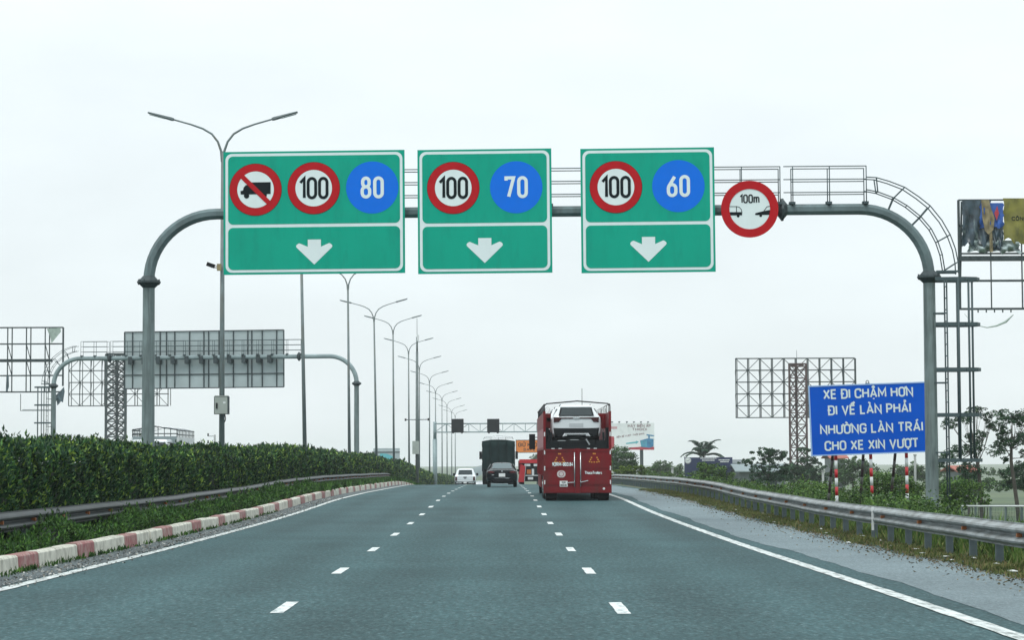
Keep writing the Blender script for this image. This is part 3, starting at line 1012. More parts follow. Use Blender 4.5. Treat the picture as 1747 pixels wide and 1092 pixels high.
ribbon(mb, [Vector(K(*p)) for p in [(264, 596), (264, 668)]], 1.2/s, -.0142)
mb.build('van_symbol', M_ink, t, local=True)
mb = MB()
mb.poly([K(*p) for p in [(500, 704), (690, 704), (690, 640), (600, 656), (500, 680), (494, 692)]], -.012)
mb.poly(disc(K(565, 712), 2.4/s, 14), -.0132)
ribbon(mb, [Vector(K(*p)) for p in [(604, 658), (642, 603), (690, 594)]], 1.1/s, -.0134)
mb.build('car_symbol', M_ink, t, local=True)
mb = MB(); mb.ring((0, 0), 34.8/s, 49/s, -.018, 64); mb.build('rim', M_red, t, local=True)
mb = MB(); mb.box(-.05, .03, -.5, .05, .10, .5); mb.box(-.08, .10, -.16, .08, .28, .16); mb.build('bracket', M_steel_d, t, local=True)

# ---- opposite carriageway gantry and the back of its sign
p1, p2, p3 = P(75, 640, 148), P(612, 640, 151), P(330, 610, 150)
OY = (p1.y+p2.y)/2
oy = -7.0
cx_ = (p1.x+p2.x)/2
hw = (p2.x-p1.x)/2/math.cos(R(oy))
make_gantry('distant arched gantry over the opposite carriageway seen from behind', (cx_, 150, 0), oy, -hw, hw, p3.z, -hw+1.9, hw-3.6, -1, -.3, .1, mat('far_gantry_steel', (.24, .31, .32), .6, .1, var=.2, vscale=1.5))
pa, pb2 = P(207, 662, 151), P(486, 564, 149)
pc = P(346.5, 613, 150)
t = thing('gantry_sign_back', 'grey ribbed back of the big sign on the far left gantry', 'road sign', (pc.x, pc.y+.45, pc.z), rot=(0, R(-.2), R(oy)))
w = (486-207)/F*150; h = 97.5/F*150
mb = MB(); mb.box(-w/2, 0, -h/2, w/2, .05, h/2); mb.build('panel', M_backs, t, local=True)
mb = MB()
for a in (0.0, .051, .142, .225, .317, .41, .50, .595, .685, .775, .865, .955, 1.0, .265, .53, .80):
    mb.box(-w/2+a*w-.035, -.06, -h/2, -w/2+a*w+.035, -.003, h/2)
for b in (0, .24, 1.0):
    mb.box(-w/2, -.07, -h/2+b*h-.035, w/2, -.062, -h/2+b*h+.035)
mb.build('rib_frame', M_steel_d, t, local=True)
for a in (.05, .135, .225, .317, .405, .495, .585, .67, .76, .85, .92):
    mb = MB(); mb.box(-w/2+a*w-.13, -.62, -.28, -w/2+a*w+.13, -.075, .22); mb.build('clamp', M_steel_d, t, local=True)

# ================================================================== LED TRUSS GANTRY
TYY = 300.0
pL = P(742, 735, TYY)
t = thing('truss_gantry', 'pale lattice truss gantry across the road beyond the trucks', 'gantry', (pL.x, TYY, pL.z-8))
ztop, zbot = P(800, 723, TYY).z, P(800, 737.5, TYY).z
xr_ = P(1012, 730, TYY).x
for x in (pL.x, xr_):
    mb = MB(); mb.tube([(x, TYY, zr(TYY)-.3), (x, TYY, zbot-.9)], .30, 10); mb.tube([(x, TYY, zbot-.9), (x, TYY, ztop+.25)], .23, 10)
    mb.build('post', M_truss, t)
mb = MB()
for yo in (-.5, .5):
    for z in (ztop, zbot):
        mb.tube([(pL.x, TYY+yo, z), (xr_, TYY+yo, z)], .085, 6)
n = 14
for k in range(n):
    x0 = pL.x+(xr_-pL.x)*k/n; x1 = pL.x+(xr_-pL.x)*(k+1)/n
    for yo in (-.5, .5):
        mb.bar((x0, TYY+yo, zbot), (x0, TYY+yo, ztop), .07)
        a, b = (zbot, ztop) if k % 2 == 0 else (ztop, zbot)
        mb.bar((x0, TYY+yo, a), (x1, TYY+yo, b), .06)
    mb.bar((x0, TYY-.5, zbot), (x0, TYY+.5, zbot), .06)
mb.build('truss', M_truss, t)
for nm, px in (('left', 780.5), ('right', 841.5)):
    a, b = P(px-10.5, 715, TYY-.8), P(px+10.5, 738, TYY-.8)
    t = thing('message_display', f'{nm} one of two square black message displays on the truss', 'display', ((a.x+b.x)/2, TYY-.8, b.z), 'black displays on the truss gantry')
    mb = MB(); mb.box(a.x, TYY-1.0, b.z, b.x, TYY-.62, a.z); mb.build('housing', M_led, t)
    mb = MB(); mb.box(a.x+.08, TYY-1.02, b.z+.08, b.x-.08, TYY-1.003, a.z-.08); mb.build('screen', M_black, t)
    for bx_ in (a.x+.1, b.x-.35):
        mb = MB(); mb.box(bx_, TYY-.9, b.z-.14, bx_+.25, TYY-.7, b.z-.002); mb.build('bracket', M_steel_d, t)

# ================================================================== STREET LAMPS
LX = -9.1
HL = 12.0
def lamp_proto():
    t = thing('street_lamp', '', 'street lamp', (0, 0, 0), 'double-armed street lamps along the median')
    mb = MB(); mb.tube([(0, 0, 0), (0, 0, HL)], [.105, .055], 10)
    mb.cbox((0, 0, .03), (.45, .45, .06))
    mb.build('pole', M_lamp, t)
    for s in (-1, 1):
        pts = [(s*.02, 0, HL-.35), (s*.05, 0, HL), (s*.16, 0, HL+.32), (s*.36, 0, HL+.58), (s*.66, 0, HL+.76), (s*1.05, 0, HL+.90), (s*1.75, 0, HL+1.10)]
        mb = MB(); mb.tube(pts, [.045, .042, .038, .036, .034, .030, .028], 8)
        a = mb.build('arm', M_lamp, t)
        mb = MB()
        u = Vector((s*.94, 0, .26)).normalized(); v = Vector((0, 1, 0)); nrm = u.cross(v)*(-s)
        if nrm.z < 0: nrm = -nrm
        o = Vector((s*1.62, 0, HL+1.07))
        secs = []
        for d_, w_, h_ in ((0, .05, .05), (.08, .07, .06), (.28, .10, .05), (.6, .13, .038), (.88, .10, .026)):
            c = o+u*d_
            secs.append([tuple(c+v*a_*w_+nrm*b_*h_) for a_, b_ in ((-1, -.4), (-.8, -1), (.8, -1), (1, -.4), (.6, .8), (-.6, .8))])
        mb.loft(secs, 0)
        b = mb.build('lamp_head', M_head, t)
        mb = MB()
        secs = []
        for d_ in (.30, .82):
            c = o+u*d_-nrm*.052
            secs.append([tuple(c+v*a_*.08+nrm*b_*.01) for a_, b_ in ((-1, -1), (1, -1), (1, 1), (-1, 1))])
        mb.loft(secs); mb.build('lens', M_headw, b)
    return t
lamp_pts = [(380, 258, 75.7), (513, 380, 105.5), (593.5, 485, 138.5), (638, 541, 168), (670.5, 564, 197), (697, 599, 229), (715.5, 627, 261), (732.7, 650, 297), (743, 668, 325), (754, 681, 361), (762.5, 692, 395), (770.5, 703, 433), (776.5, 710, 470)]
ordn = ['nearest', 'second', 'third', 'fourth', 'fifth', 'sixth', 'seventh', 'eighth', 'ninth', 'tenth', 'eleventh', 'twelfth', 'farthest']
lp = lamp_proto()
for i, (px, py, Y) in enumerate(lamp_pts):
    o = lp if i == 0 else copy_tree(lp)
    p = P(px, py, Y)
    o.location = (p.x, p.y, p.z-HL)
    lean = [0, -1.1, -.5, -1.0, -.3, -.2, .2, 0, .1, 0, 0, 0, 0][i]
    if lean:
        o.rotation_euler = (0, R(lean), 0)
        o.location.x -= math.sin(R(lean))*HL
    o['label'] = ('nearest double-armed street lamp, standing behind the widest green lane sign' if i == 0 else
                  f'{ordn[i]} double-armed street lamp along the median' + (' counting from the camera' if i < 12 else ', by the truss gantry'))
lampx = P(380, 700, 75.7)
# surveillance camera and cabinet fixed to the nearest lamp
c = P(374, 456, 75.5)
t = thing('surveillance_camera', 'small black surveillance camera on a bracket by the nearest lamp pole', 'camera', tuple(c))
mb = MB(); mb.cbox((c.x, c.y, c.z), (.14, .16, .22)); mb.bar((c.x, c.y, c.z-.02), (c.x-.26, c.y, c.z+.0), .03); mb.bar((c.x-.02, c.y, c.z+.0), (c.x-.24, c.y, c.z+.12), .02); mb.build('bracket', M_tan, t)
mb = MB(); mb.bar((c.x-.14, c.y-.05, c.z+.02), (c.x-.40, c.y-.1, c.z+.11), .13, h=.12); mb.build('body', M_black, t)
c = P(378.5, 692, 75.4)
t = thing('control_cabinet', 'grey metal control cabinet strapped to the nearest lamp pole', 'cabinet', tuple(c))
mb = MB(); mb.box(c.x-.24, c.y-.14, c.z-.29, c.x+.24, c.y+.10, c.z+.29); mb.build('housing', M_steel_d, t)
mb = MB(); mb.box(c.x-.215, c.y-.165, c.z-.275, c.x+.20, c.y-.142, c.z+.275)
d = mb.build('door', M_box, t)
mb = MB(); mb.box(c.x-.17, c.y-.20, c.z-.10, c.x-.12, c.y-.166, c.z+.08); mb.build('handle', M_black, d)
mb = MB(); mb.box(c.x+.06, c.y-.172, c.z+.06, c.x+.14, c.y-.167, c.z+.12); mb.build('sticker', M_white, d)
mb = MB(); mb.box(c.x-.22, c.y-.16, c.z+.292, c.x+.22, c.y+.08, c.z+.32); mb.build('hood', M_box, t)
mb = MB(); mb.tube([(c.x+.10, c.y-.02, c.z-.29), (c.x+.13, c.y-.05, c.z-.45), (c.x+.09, c.y-.05, c.z-.55)], .018, 6); mb.build('cable', M_black, t)

# traffic camera mast
Ym = 235.0
b = P(711.5, 792, Ym); tp = P(711.5, 575, Ym)
t = thing('camera_mast', 'slim traffic camera mast with antenna and cabinet among the lamps', 'mast', (b.x, Ym, zr(Ym)+.2))
mb = MB(); mb.tube([(b.x, Ym, zr(Ym)), (tp.x, Ym, P(711, 600, Ym).z)], [.19, .13], 10); mb.tube([(tp.x, Ym, P(711, 600, Ym).z), (tp.x, Ym, tp.z)], .10, 8); mb.build('pole', M_pole_b, t)
mb = MB(); mb.tube([(tp.x, Ym, tp.z), (tp.x, Ym, P(711, 543, Ym).z)], .03, 6); mb.build('antenna', M_pole_b, t)
a = P(713, 577, Ym); mb = MB(); mb.cbox((a.x, Ym-.2, a.z), (.22, .2, .62)); mb.build('antenna_box', M_white, t)
a, e = P(692, 716.5, Ym), P(731, 716, Ym)
mb = MB(); mb.tube([(a.x, Ym-.1, a.z), (e.x, Ym-.1, e.z)], .045, 6); mb.build('crossarm', M_thin, t)
for q_ in (a, e):
    mb = MB(); mb.cbox((q_.x, Ym-.15, q_.z), (.16, .4, .24)); mb.build('camera', M_black, t)
a = P(709.5, 764, Ym)
mb = MB(); mb.box(a.x-.34, Ym-.55, a.z-.66, a.x+.34, Ym-.2, a.z+.66); mb.build('cabinet', M_box, t)
mb = MB(); mb.box(b.x-.12, Ym-.15, zr(Ym), b.x+.12, Ym-.14, a.z-.7); mb.build('cable_duct', M_black, t)

# small utility pole seen over the hedge
Yu = 210
b = P(366.5, 745, Yu)
t = thing('utility_pole', 'small concrete utility pole with two insulator arms over the hedge', 'utility pole', (b.x, Yu, gz(b.x, Yu)))
mb = MB(); mb.tube([(b.x, Yu, gz(b.x, Yu)), (b.x, Yu, P(366, 742, Yu).z)], .09, 8); mb.build('pole', M_conc, t)
for yy in (744.5, 756.5):
    a = P(355, yy, Yu)
    mb = MB(); mb.bar((a.x, Yu, a.z), (b.x, Yu, a.z), .05); m_ = mb.build('arm', M_thin, t)
    mb = MB(); mb.tube([(a.x, Yu, a.z), (a.x, Yu, a.z+.26)], .07, 8); mb.build('insulator', M_black, m_)

# ================================================================== BLUE BOARD
BY = 64.0
c = P(1484, 715, BY); s = F/BY
t = thing('blue_notice_board', 'blue board of white lane-rule lettering behind the right guardrail', 'road sign', tuple(c), rot=(0, R(-1.8), R(-2)))
w, h = 203/s, 119/s
mb = MB(); mb.box(-w/2, 0, -h/2, w/2, .04, h/2); mb.build('panel', M_blue2, t, local=True)
mb = MB()
b_ = .024
mb.box(-w/2-.012, -.012, h/2-b_, w/2+.012, .052, h/2+.012); mb.box(-w/2-.012, -.012, -h/2-.012, w/2+.012, .052, -h/2+b_)
mb.box(-w/2-.012, -.0115, -h/2+b_, -w/2+b_, .0515, h/2-b_); mb.box(w/2-b_, -.0115, -h/2+b_, w/2+.012, .0515, h/2-b_)
mb.build('frame', mat('board_edge', (.30, .48, .78), .5), t, local=True)
for txt, dy, wd, xo in (('XE ĐI CHẬM HƠN', -44.5, 153, -1.0), ('ĐI VỀ LÀN PHẢI', -17, 141, 0), ('NHƯỜNG LÀN TRÁI', 15.5, 175, 2), ('CHO XE XIN VƯỢT', 43.5, 160, 1)):
    mb = MB(); text(mb, txt, xo/s, -dy/s-8.6/s, 17.0/s, -.006, t=.166, width=wd/s, track=.17)
    mb.build('lettering', M_signw, t, local=True)
mb = MB(); mb.ring((0-.02, h/2+.06), .03, .05, .02, 16); mb.ring((-.02, h/2+.06), .0301, .0501, .0225, 16); mb.box(-.08, .0, h/2+.0121, .04, .04, h/2+.03); mb.build('lifting_eye', M_steel_d, t, local=True)
def striped(name, a, b, r, seg, m1, m2, parent, phase=0):
    mb = MB(); a, b = Vector(a), Vector(b); L_ = (b-a).length; n = int(L_/seg)+1
    for k in range(n):
        p0 = a+(b-a)*min(1, k*seg/L_); p1_ = a+(b-a)*min(1, (k+1)*seg/L_)
        if (p1_-p0).length > .01: mb.tube([p0, p1_], r, 10, (k+phase) % 2)
    return mb.build(name, [m1, m2], parent, local=False)
pst = thing('sign_support', 'striped red and white posts with dark braces carrying the blue board', 'sign posts', tuple(P(1484, 790, BY)))
for (xa, xb, ya) in ((1425.5, 1429, 768), (1484.7, 1490, 766), (1546, 1549, 764)):
    a, b = P(xa, ya, BY+.12), P(xb, 905, BY+.12)
    a = Vector((a.x, a.y, a.z+.2))
    striped('post', (a.x, a.y, a.z), (b.x, b.y, b.z), .044, .245, M_brred, M_white, pst, 1)
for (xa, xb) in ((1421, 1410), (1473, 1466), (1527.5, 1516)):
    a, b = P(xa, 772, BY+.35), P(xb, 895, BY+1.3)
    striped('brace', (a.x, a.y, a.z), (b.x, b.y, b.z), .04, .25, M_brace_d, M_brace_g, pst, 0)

# ================================================================== BILLBOARDS
def lattice(root, x0, x1, z0, z1, Y, nx, nz, w, m, name='frame', depth=.8, diag=True, skip=None):
    mb = MB()
    X = [x0+(x1-x0)*k/nx for k in range(nx+1)]; Z = [z0+(z1-z0)*k/nz for k in range(nz+1)]
    for z in Z: mb.bar((x0, Y, z), (x1, Y, z), w)
    for x in X:
        mb.bar((x, Y, z0), (x, Y, z1), w)
        mb.bar((x+.25, Y+depth, z0), (x+.25, Y+depth, z1), w*.8)
    for z in Z: mb.bar((x0, Y+depth, z), (x1, Y+depth, z), w*.8)
    if diag:
        for i in range(nx):
            for j in range(nz):
                if (i+j) % 2: mb.bar((X[i], Y, Z[j]), (X[i+1], Y, Z[j+1]), w*.62)
                else: mb.bar((X[i], Y, Z[j+1]), (X[i+1], Y, Z[j]), w*.62)
                if j % 2: mb.bar((X[i], Y, Z[j]), (X[i], Y+depth, Z[j+1]), w*.5)
    return mb.build(name, m, root)
def tower(root, xs, z0, z1, Y, step, w, m):
    mb = MB()
    ya = [0, .9, 0]
    for i, x in enumerate(xs):
        mb.bar((x, Y-.6+(1.2 if i == 1 else 0), z0), (x, Y-.6+(1.2 if i == 1 else 0), z1), w*1.9)
    z = z0; k = 0
    pts = [(xs[0], Y-.6), (xs[1], Y+.6), (xs[2], Y-.6)]
    while z < z1-.01:
        zt = min(z1, z+step)
        for a, b in ((0, 1), (1, 2), (0, 2)):
            A, B = pts[a], pts[b]
            mb.bar((A[0], A[1], z), (B[0], B[1], z), w)
            mb.bar((A[0], A[1], z), (B[0], B[1], zt), w*.8)
            if b != a+2: mb.bar((A[0], A[1], zt), (B[0], B[1], z), w*.8)
        z = zt
    for a, b in ((0, 1), (1, 2), (0, 2)): mb.bar((*pts[a], z1), (*pts[b], z1), w*1.4)
    return mb.build('tower', m, root)

# right lattice frame
Yb = 300.0
a, b = P(1256, 713, Yb), P(1458, 611, Yb)
t = thing('bare_billboard', 'bare steel billboard lattice on a rust-brown tower right of the road', 'billboard', ((a.x+b.x)/2, Yb, gz(a.x, Yb)))
lattice(t, a.x, b.x, a.z, b.z, Yb, 10, 5, .13, M_steel_d)
tower(t, [P(1344, 700, Yb).x, P(1358, 700, Yb).x, P(1372.5, 700, Yb).x], gz(a.x, Yb)-.2, P(1358, 622, Yb).z, Yb-1.4, 1.5, .13, M_rust)
mb = MB(); q_ = P(1358, 622, Yb); mb.tube([(q_.x, Yb-.8, q_.z), (q_.x, Yb-.8, P(1358, 598, Yb).z)], .03, 6); mb.build('lightning_rod', M_thin, t)
# left lattice frame
Yb = 330.0
a, b = P(117, 693, Yb), P(287, 612, Yb)
t = thing('bare_billboard', 'bare pale billboard lattice behind the far gantry sign at left', 'billboard', ((a.x+b.x)/2, Yb, gz(a.x, Yb)))
lattice(t, a.x, b.x, a.z, b.z, Yb, 9, 4, .12, M_steel_d)
tower(t, [P(185, 700, Yb).x, P(201, 700, Yb).x, P(218, 700, Yb).x], gz(a.x, Yb)-.2, P(200, 605, Yb).z, Yb-1.4, 1.1, .18, M_steel_d)

# left tattered frame
Yb = 200.0
a, b = P(-70, 669, Yb), P(108, 558, Yb)
t = thing('bare_billboard', 'stripped billboard frame with torn rags, at the left edge', 'billboard', (a.x, Yb, gz(a.x, Yb)))
mb = MB()
Z = [P(50, y, Yb).z for y in (559, 587, 641, 669)]
for z in Z: mb.bar((a.x, Yb, z), (b.x, Yb, z), .12)
zz = P(50, 615, Yb).z
mb.bar((a.x, Yb+.4, zz), (P(88, 615, Yb).x, Yb+.4, zz), .26)
mb.bar((b.x, Yb, Z[0]), (b.x, Yb, Z[3]+.5), .14)
for px in (-50, -18, 13, 45, 77):
    x0, x1 = P(px, 600, Yb).x, P(px+5.5, 600, Yb).x
    mb.bar((x0, Yb, Z[0]), (x0, Yb, Z[3]), .09); mb.bar((x1, Yb+.5, Z[0]), (x1, Yb+.5, Z[3]), .09)
    for za, zb_ in ((Z[1], zz), (zz, Z[2])):
        mb.bar((x0, Yb, za), (x1, Yb+.5, zb_), .06)
mb.build('frame', M_steel_d, t)
x0, x1 = P(35, 700, Yb).x, P(89, 700, Yb).x
mb = MB()
for x in (P(-60, 700, Yb).x, P(-40, 700, Yb).x): mb.bar((x, Yb+1, gz(x, Yb)), (x, Yb+1, zz), .5)
mb.build('tower', M_steel_d, t)
mb = MB()
zc = [P(50, y, Yb).z for y in (672, 701)]
for x in (x0, x1): mb.bar((x, Yb, zc[0]), (x, Yb, zc[1]), .05)
mb.bar((x0, Yb, zc[1]), (x1, Yb, zc[1]), .05); mb.bar((x0, Yb+.8, zc[1]+.1), (x1, Yb+.8, zc[1]+.1), .05)
mb.build('catwalk', M_thin, t)
def rag(pts, Y, m, name, root, amp=.06):
    """Torn cloth: outline in photograph pixels, subdivided and rippled in depth."""
    W = [P(px, py, Y) for px, py in pts]
    mb = MB(); n = len(W)
    cx = sum((p.x for p in W))/n; cz = sum((p.z for p in W))/n
    vs = [(p.x, Y+amp*math.sin(p.x*9+p.z*4), p.z) for p in W]
    mid = [((p.x+cx)/2, Y+amp*1.5*math.cos(p.x*11), (p.z+cz)/2) for p in W]
    base = vs+mid+[(cx, Y-amp*2, cz)]
    back = [(x, y+.03, z) for x, y, z in base]
    fs = []
    for i in range(n):
        j = (i+1) % n
        fs += [(i, j, n+j, n+i), (n+i, n+j, 2*n)]
    mb._add(base, fs, 0, True)
    mb._add(back, [f[::-1] for f in fs], 0, True)
    return mb.build(name, m, root)
rag([(80, 561), (103, 559), (104, 566), (96, 576), (88, 586), (86, 576)], Yb-.3, M_cloth2, 'torn_sheet', t)
rag([(88, 667), (92, 670), (95, 672), (96, 680), (97, 673), (99, 671), (104, 666), (109, 660), (110.5, 668), (109, 676), (107.5, 687), (104, 685), (100, 690), (97.5, 692), (96.5, 684), (94, 686), (91, 680), (89, 675)], Yb-.3, M_cloth, 'torn_sheet', t)
rag([(11, 640), (15, 641), (15, 660), (13, 668), (10, 668)], Yb-.3, M_cloth, 'torn_sheet', t)

# right tattered billboard
Yb = 120.0
a, b = P(1638, 529, Yb), P(1830, 338, Yb)
t = thing('billboard', 'tattered billboard of torn yellow and slate sheets at the right edge', 'billboard', (b.x, Yb, gz(b.x, Yb)))
Z = [P(1700, y, Yb).z for y in (341, 385, 432.5, 441, 479, 527)]
mb = MB()
for z, w_ in zip(Z, (.08, .12, .09, .26, .11, .11)):
    mb.bar((a.x, Yb, z), (b.x, Yb, z), w_)
mb.bar((a.x, Yb, Z[0]), (a.x, Yb, Z[-1]), .12)
mb.bar((P(1646, 400, Yb).x, Yb+.7, Z[0]), (P(1640, 400, Yb).x, Yb+.7, Z[-1]), .09)
for px in (1692, 1745, 1800):
    x = P(px, 450, Yb).x
    mb.bar((x-.04, Yb, Z[0]), (x-.04, Yb, Z[-1]), .05); mb.bar((x+.06, Yb+.5, Z[0]), (x+.06, Yb+.5, Z[-1]), .06)
for k in range(5):
    x = P(1668+k*14, 529, Yb).x; mb.bar((x, Yb-.1, Z[-1]), (x, Yb-.1, Z[-1]-.2), .06)
mb.build('frame', M_steel_d, t)
mb = MB(); x = P(1815, 600, Yb).x
mb.tube([(x, Yb+.8, gz(x, Yb)-.2), (x, Yb+.8, Z[1])], .5, 14); mb.build('column', M_steel_d, t)
def sheet(px0, px1, py0, py1, Y, m, name, root, nx=16, nz=12, amp=.05, hem=0.0, ph=0.0):
    """A slack printed sheet with folds and a ragged lower hem."""
    mb = MB(); vs = []
    for j in range(nz+1):
        for i in range(nx+1):
            u, v = i/nx, j/nz
            hm = hem*(math.sin(u*17+ph)+.6*math.sin(u*41+ph*2)) if j == nz else 0
            ed = random.uniform(-1.6, 1.6) if i in (0, nx) and hem else 0
            p = P(px0+(px1-px0)*u+ed, py0+(py1-py0)*v+hm, Y)
            vs.append((p.x, Y+amp*(math.sin(u*14+v*6+ph)+.6*math.sin(u*31-v*9+ph))*(.2+v), p.z))
    nn = nx+1
    fs = [(j*nn+i, (j+1)*nn+i, (j+1)*nn+i+1, j*nn+i+1) for j in range(nz) for i in range(nx)]
    mb._add(vs, fs, 0, True)
    mb._add([(x, y+.015, z) for x, y, z in vs], [f[::-1] for f in fs], 0, True)
    return mb.build(name, m, root)
sheet(1641, 1690, 342, 418, Yb-.15, M_tarp_d, 'slate_sheet', t, ph=1, hem=3.5, amp=.13)
sheet(1690, 1712, 386, 425, Yb-.15, M_tarp_d, 'slate_sheet', t, hem=3, ph=2, amp=.12)
sheet(1652, 1740, 410, 430, Yb-.10, M_tarp_g, 'silver_sheet', t, nx=34, hem=3.0, amp=.2, ph=3)
sheet(1672, 1712, 346, 388, Yb-.22, M_tarp_b, 'blue_print', t, amp=.06, ph=.5, hem=2)
sheet(1712, 1830, 338, 412, Yb-.22, M_tarp_y, 'yellow_print', t, nx=30, hem=5, amp=.07, ph=4)
rag([(1674, 341), (1688, 340), (1690, 352), (1697, 372), (1695, 392), (1686, 400), (1680, 394), (1676, 372)], Yb-.35, M_tan, 'torn_tarp', t, .10)
rag([(1688, 396), (1693, 394), (1694, 430), (1689, 430)], Yb-.35, M_tan, 'torn_tarp', t, .05)
mb = MB(); pt = [P(1698, 354+k*6.5, Yb-.3) for k in range(4)]
e_ = [(p.x, p.z) for p in (P(1694, 365, Yb), P(1698, 377, Yb), P(1702, 365, Yb), P(1699, 352, Yb))]
mb.poly(e_, Yb-.33); mb.build('red_mark', M_pred, t)
mb = MB(); q_ = P(1741, 376.5, Yb-.3); text(mb, 'CÔNG T', q_.x+.10, q_.z, .22, Yb-.36, t=.22, width=1.15); mb.build('lettering', M_ink, t)
mb = MB()
q0 = [P(x, y, Yb) for x, y in ((1645, 535), (1656, 548), (1670, 556), (1684, 559), (1700, 556), (1716, 549), (1729, 537))]
mb.tube([tuple(p) for p in q0], [.012, .015, .02, .03, .05, .07, .02], 6); mb.build('dangling_strip', M_cloth2, t)

# white billboard far right behind the carrier
Yb = 420.0
a, b = P(1000, 768, Yb), P(1116.5, 722, Yb)
t = thing('billboard', 'white billboard with blue transformer print beyond the red carrier', 'billboard', (a.x+4, Yb, gz(a.x, Yb)))
mb = MB(); mb.box(a.x, Yb, a.z, b.x, Yb+.4, b.z); mb.build('panel', M_bill, t)
mb = MB()
for px in (1044, 1056, 1069, 1081, 1093, 1105):
    p = P(px, 720.5, Yb); mb.bar((p.x, Yb, b.z-.0), (p.x, Yb-1.0, p.z), .06); mb.cbox((p.x, Yb-1.0, p.z), (.35, .2, .2))
mb.build('floodlight_row', M_thin, t)
mb = MB()
for px in (1050, 1095):
    x = P(px, 770, Yb).x; mb.bar((x, Yb+.8, gz(x, Yb)-.2), (x, Yb+.8, b.z-1), .6)
mb.build('column', M_steel_d, t)
def line(txt, px, py, hpx, wpx, m, dy=-.02, sl=0.0, tt=.16):
    p = P(px, py, Yb); k = Yb/F
    mb = MB(); text(mb, txt, p.x, p.z, hpx*k, Yb+dy, t=tt, width=wpx*k, slope=sl); return mb.build('lettering', m, t)
line('MÁY BIẾN ÁP', 1090.5, 729.2, 4.6, 39, M_prtxt)
line('THIGIDI', 1091, 735, 4.4, 25, M_prtxt)
line('BỀN BỈ VƯỢT THỜI GIAN', 1075.5, 744.5, 3.0, 47, M_prtxt, sl=.13)
def flat(pts, m, dy, name):
    mb = MB(); mb.poly([(P(x, y, Yb).x, P(x, y, Yb).z) for x, y in pts][::-1], Yb+dy); return mb.build(name, m, t)
flat([(1072, 764), (1090, 763), (1096, 762), (1116, 763), (1116, 768), (1072, 767.5)], M_pred, -.02, 'red_band')
flat([(1040, 745), (1047, 745), (1048, 748), (1048, 766), (1040, 766)], M_pred, -.02, 'red_block')
flat([(1068, 756), (1085, 753.5), (1085, 752), (1090, 754), (1085, 758), (1085, 756.5), (1068, 758)], M_teal, -.02, 'arrow_print')
flat([(1092, 752), (1104, 748.5), (1115, 749), (1115, 762), (1108, 764.5), (1094, 763)], M_tblue, -.03, 'transformer_print')
flat([(1106, 744), (1108.5, 744), (1108.5, 749), (1106, 749)], M_tblue, -.03, 'transformer_print')
flat([(1103, 741), (1116, 743), (1115, 744.8), (1103, 743.4)], M_tblue, -.035, 'transformer_print')
for k in range(5):
    flat([(1094+k*2.1, 752), (1094.8+k*2.1, 751.6), (1094.8+k*2.1, 762.6), (1094+k*2.1, 762.6)], M_teal, -.045, 'transformer_print')
flat([(1040, 728), (1053, 728), (1053, 732), (1040, 732)], mat('print_pink', (.6, .35, .38), .6), -.02, 'logo_print')

# pale far sign behind the hedge
Yb = 420.0
a, b = P(637, 782, Yb), P(682, 765, Yb)
t = thing('roadside_panel', 'pale grey panel with blue print rising behind the far hedge', 'sign', (a.x+2, Yb, gz(a.x, Yb)))
mb = MB(); mb.box(a.x, Yb, a.z-3, b.x, Yb+.3, b.z); mb.build('panel', M_backs, t)
mb = MB(); z = P(640, 772, Yb).z; mb.box(a.x, Yb-.06, z-.1, b.x, Yb-.003, z+.1); mb.build('rail', M_steel_d, t)
flat([(648, 774), (660, 774.5), (670, 779), (672, 786), (650, 786)], M_teal, -.02, 'blue_print')

# orange overhead sign
Yb = 400.0
a, b = P(880, 773, Yb), P(963, 750.5, Yb)
t = thing('orange_sign', 'orange overhead distance sign partly hidden by the red carrier', 'road sign', (b.x+.6, Yb, zr(Yb)))
mb = MB(); mb.box(a.x, Yb, a.z, b.x, Yb+.12, b.z); mb.build('panel', M_orange, t)
mb = MB()
for z0_, z1_ in ((a.z, a.z+.1), (b.z-.1, b.z)): mb.box(a.x, Yb-.03, z0_, b.x, Yb-.003, z1_)
for x0_, x1_ in ((a.x, a.x+.1), (b.x-.1, b.x)): mb.box(x0_, Yb-.028, a.z+.1, x1_, Yb-.003, b.z-.1)
mb.build('border', M_ink, t)
line('GIỮ KHOẢNG CÁCH', 922, 762.5, 7.0, 76, M_ink, sl=0)
line('SAFE DISTANCE', 922, 768.8, 5.2, 54, M_ink) if False else line('SAFE DISTANCE', 925, 769.6 , 4.6, 64, M_ink)
mb = MB(); mb.tube([(b.x+.6, Yb+.3, zr(Yb)-.3), (b.x+.6, Yb+.3, b.z)], .25, 10); mb.build('post', M_truss, t)
mb = MB()
for z in (a.z+.5, b.z-.5): mb.tube([(a.x+.3, Yb+.3, z), (b.x+.6, Yb+.3, z)], .1, 8)
mb.build('arm', M_truss, t)

# navy board behind the bush
Yb = 240.0
a, b = P(1168, 822, Yb), P(1249.5, 780.5, Yb)
t = thing('navy_board', 'dark navy advertising board with round white emblem, below the palm', 'sign', ((a.x+b.x)/2, Yb, gz(a.x, Yb)))
mb = MB(); mb.box(a.x, Yb, a.z, b.x, Yb+.2, b.z); mb.build('panel', M_navy, t)
mb = MB(); p = P(1173.5, 786, Yb); mb.plate(disc((p.x, p.z), 5.4*Yb/F, 24), Yb-.10, Yb-.003)
e_ = mb.build('emblem', M_white, t)
mb = MB(); k = Yb/F; ribbon(mb, [Vector((p.x-2.6*k, p.z+.2*k)), Vector((p.x-.3*k, p.z-1.2*k)), Vector((p.x+2.8*k, p.z+1.2*k))], .6*k, Yb-.11); mb.ring((p.x, p.z), 4.4*k, 4.8*k, Yb-.106, 24); mb.build('emblem_mark', M_navy, e_)
mb = MB()
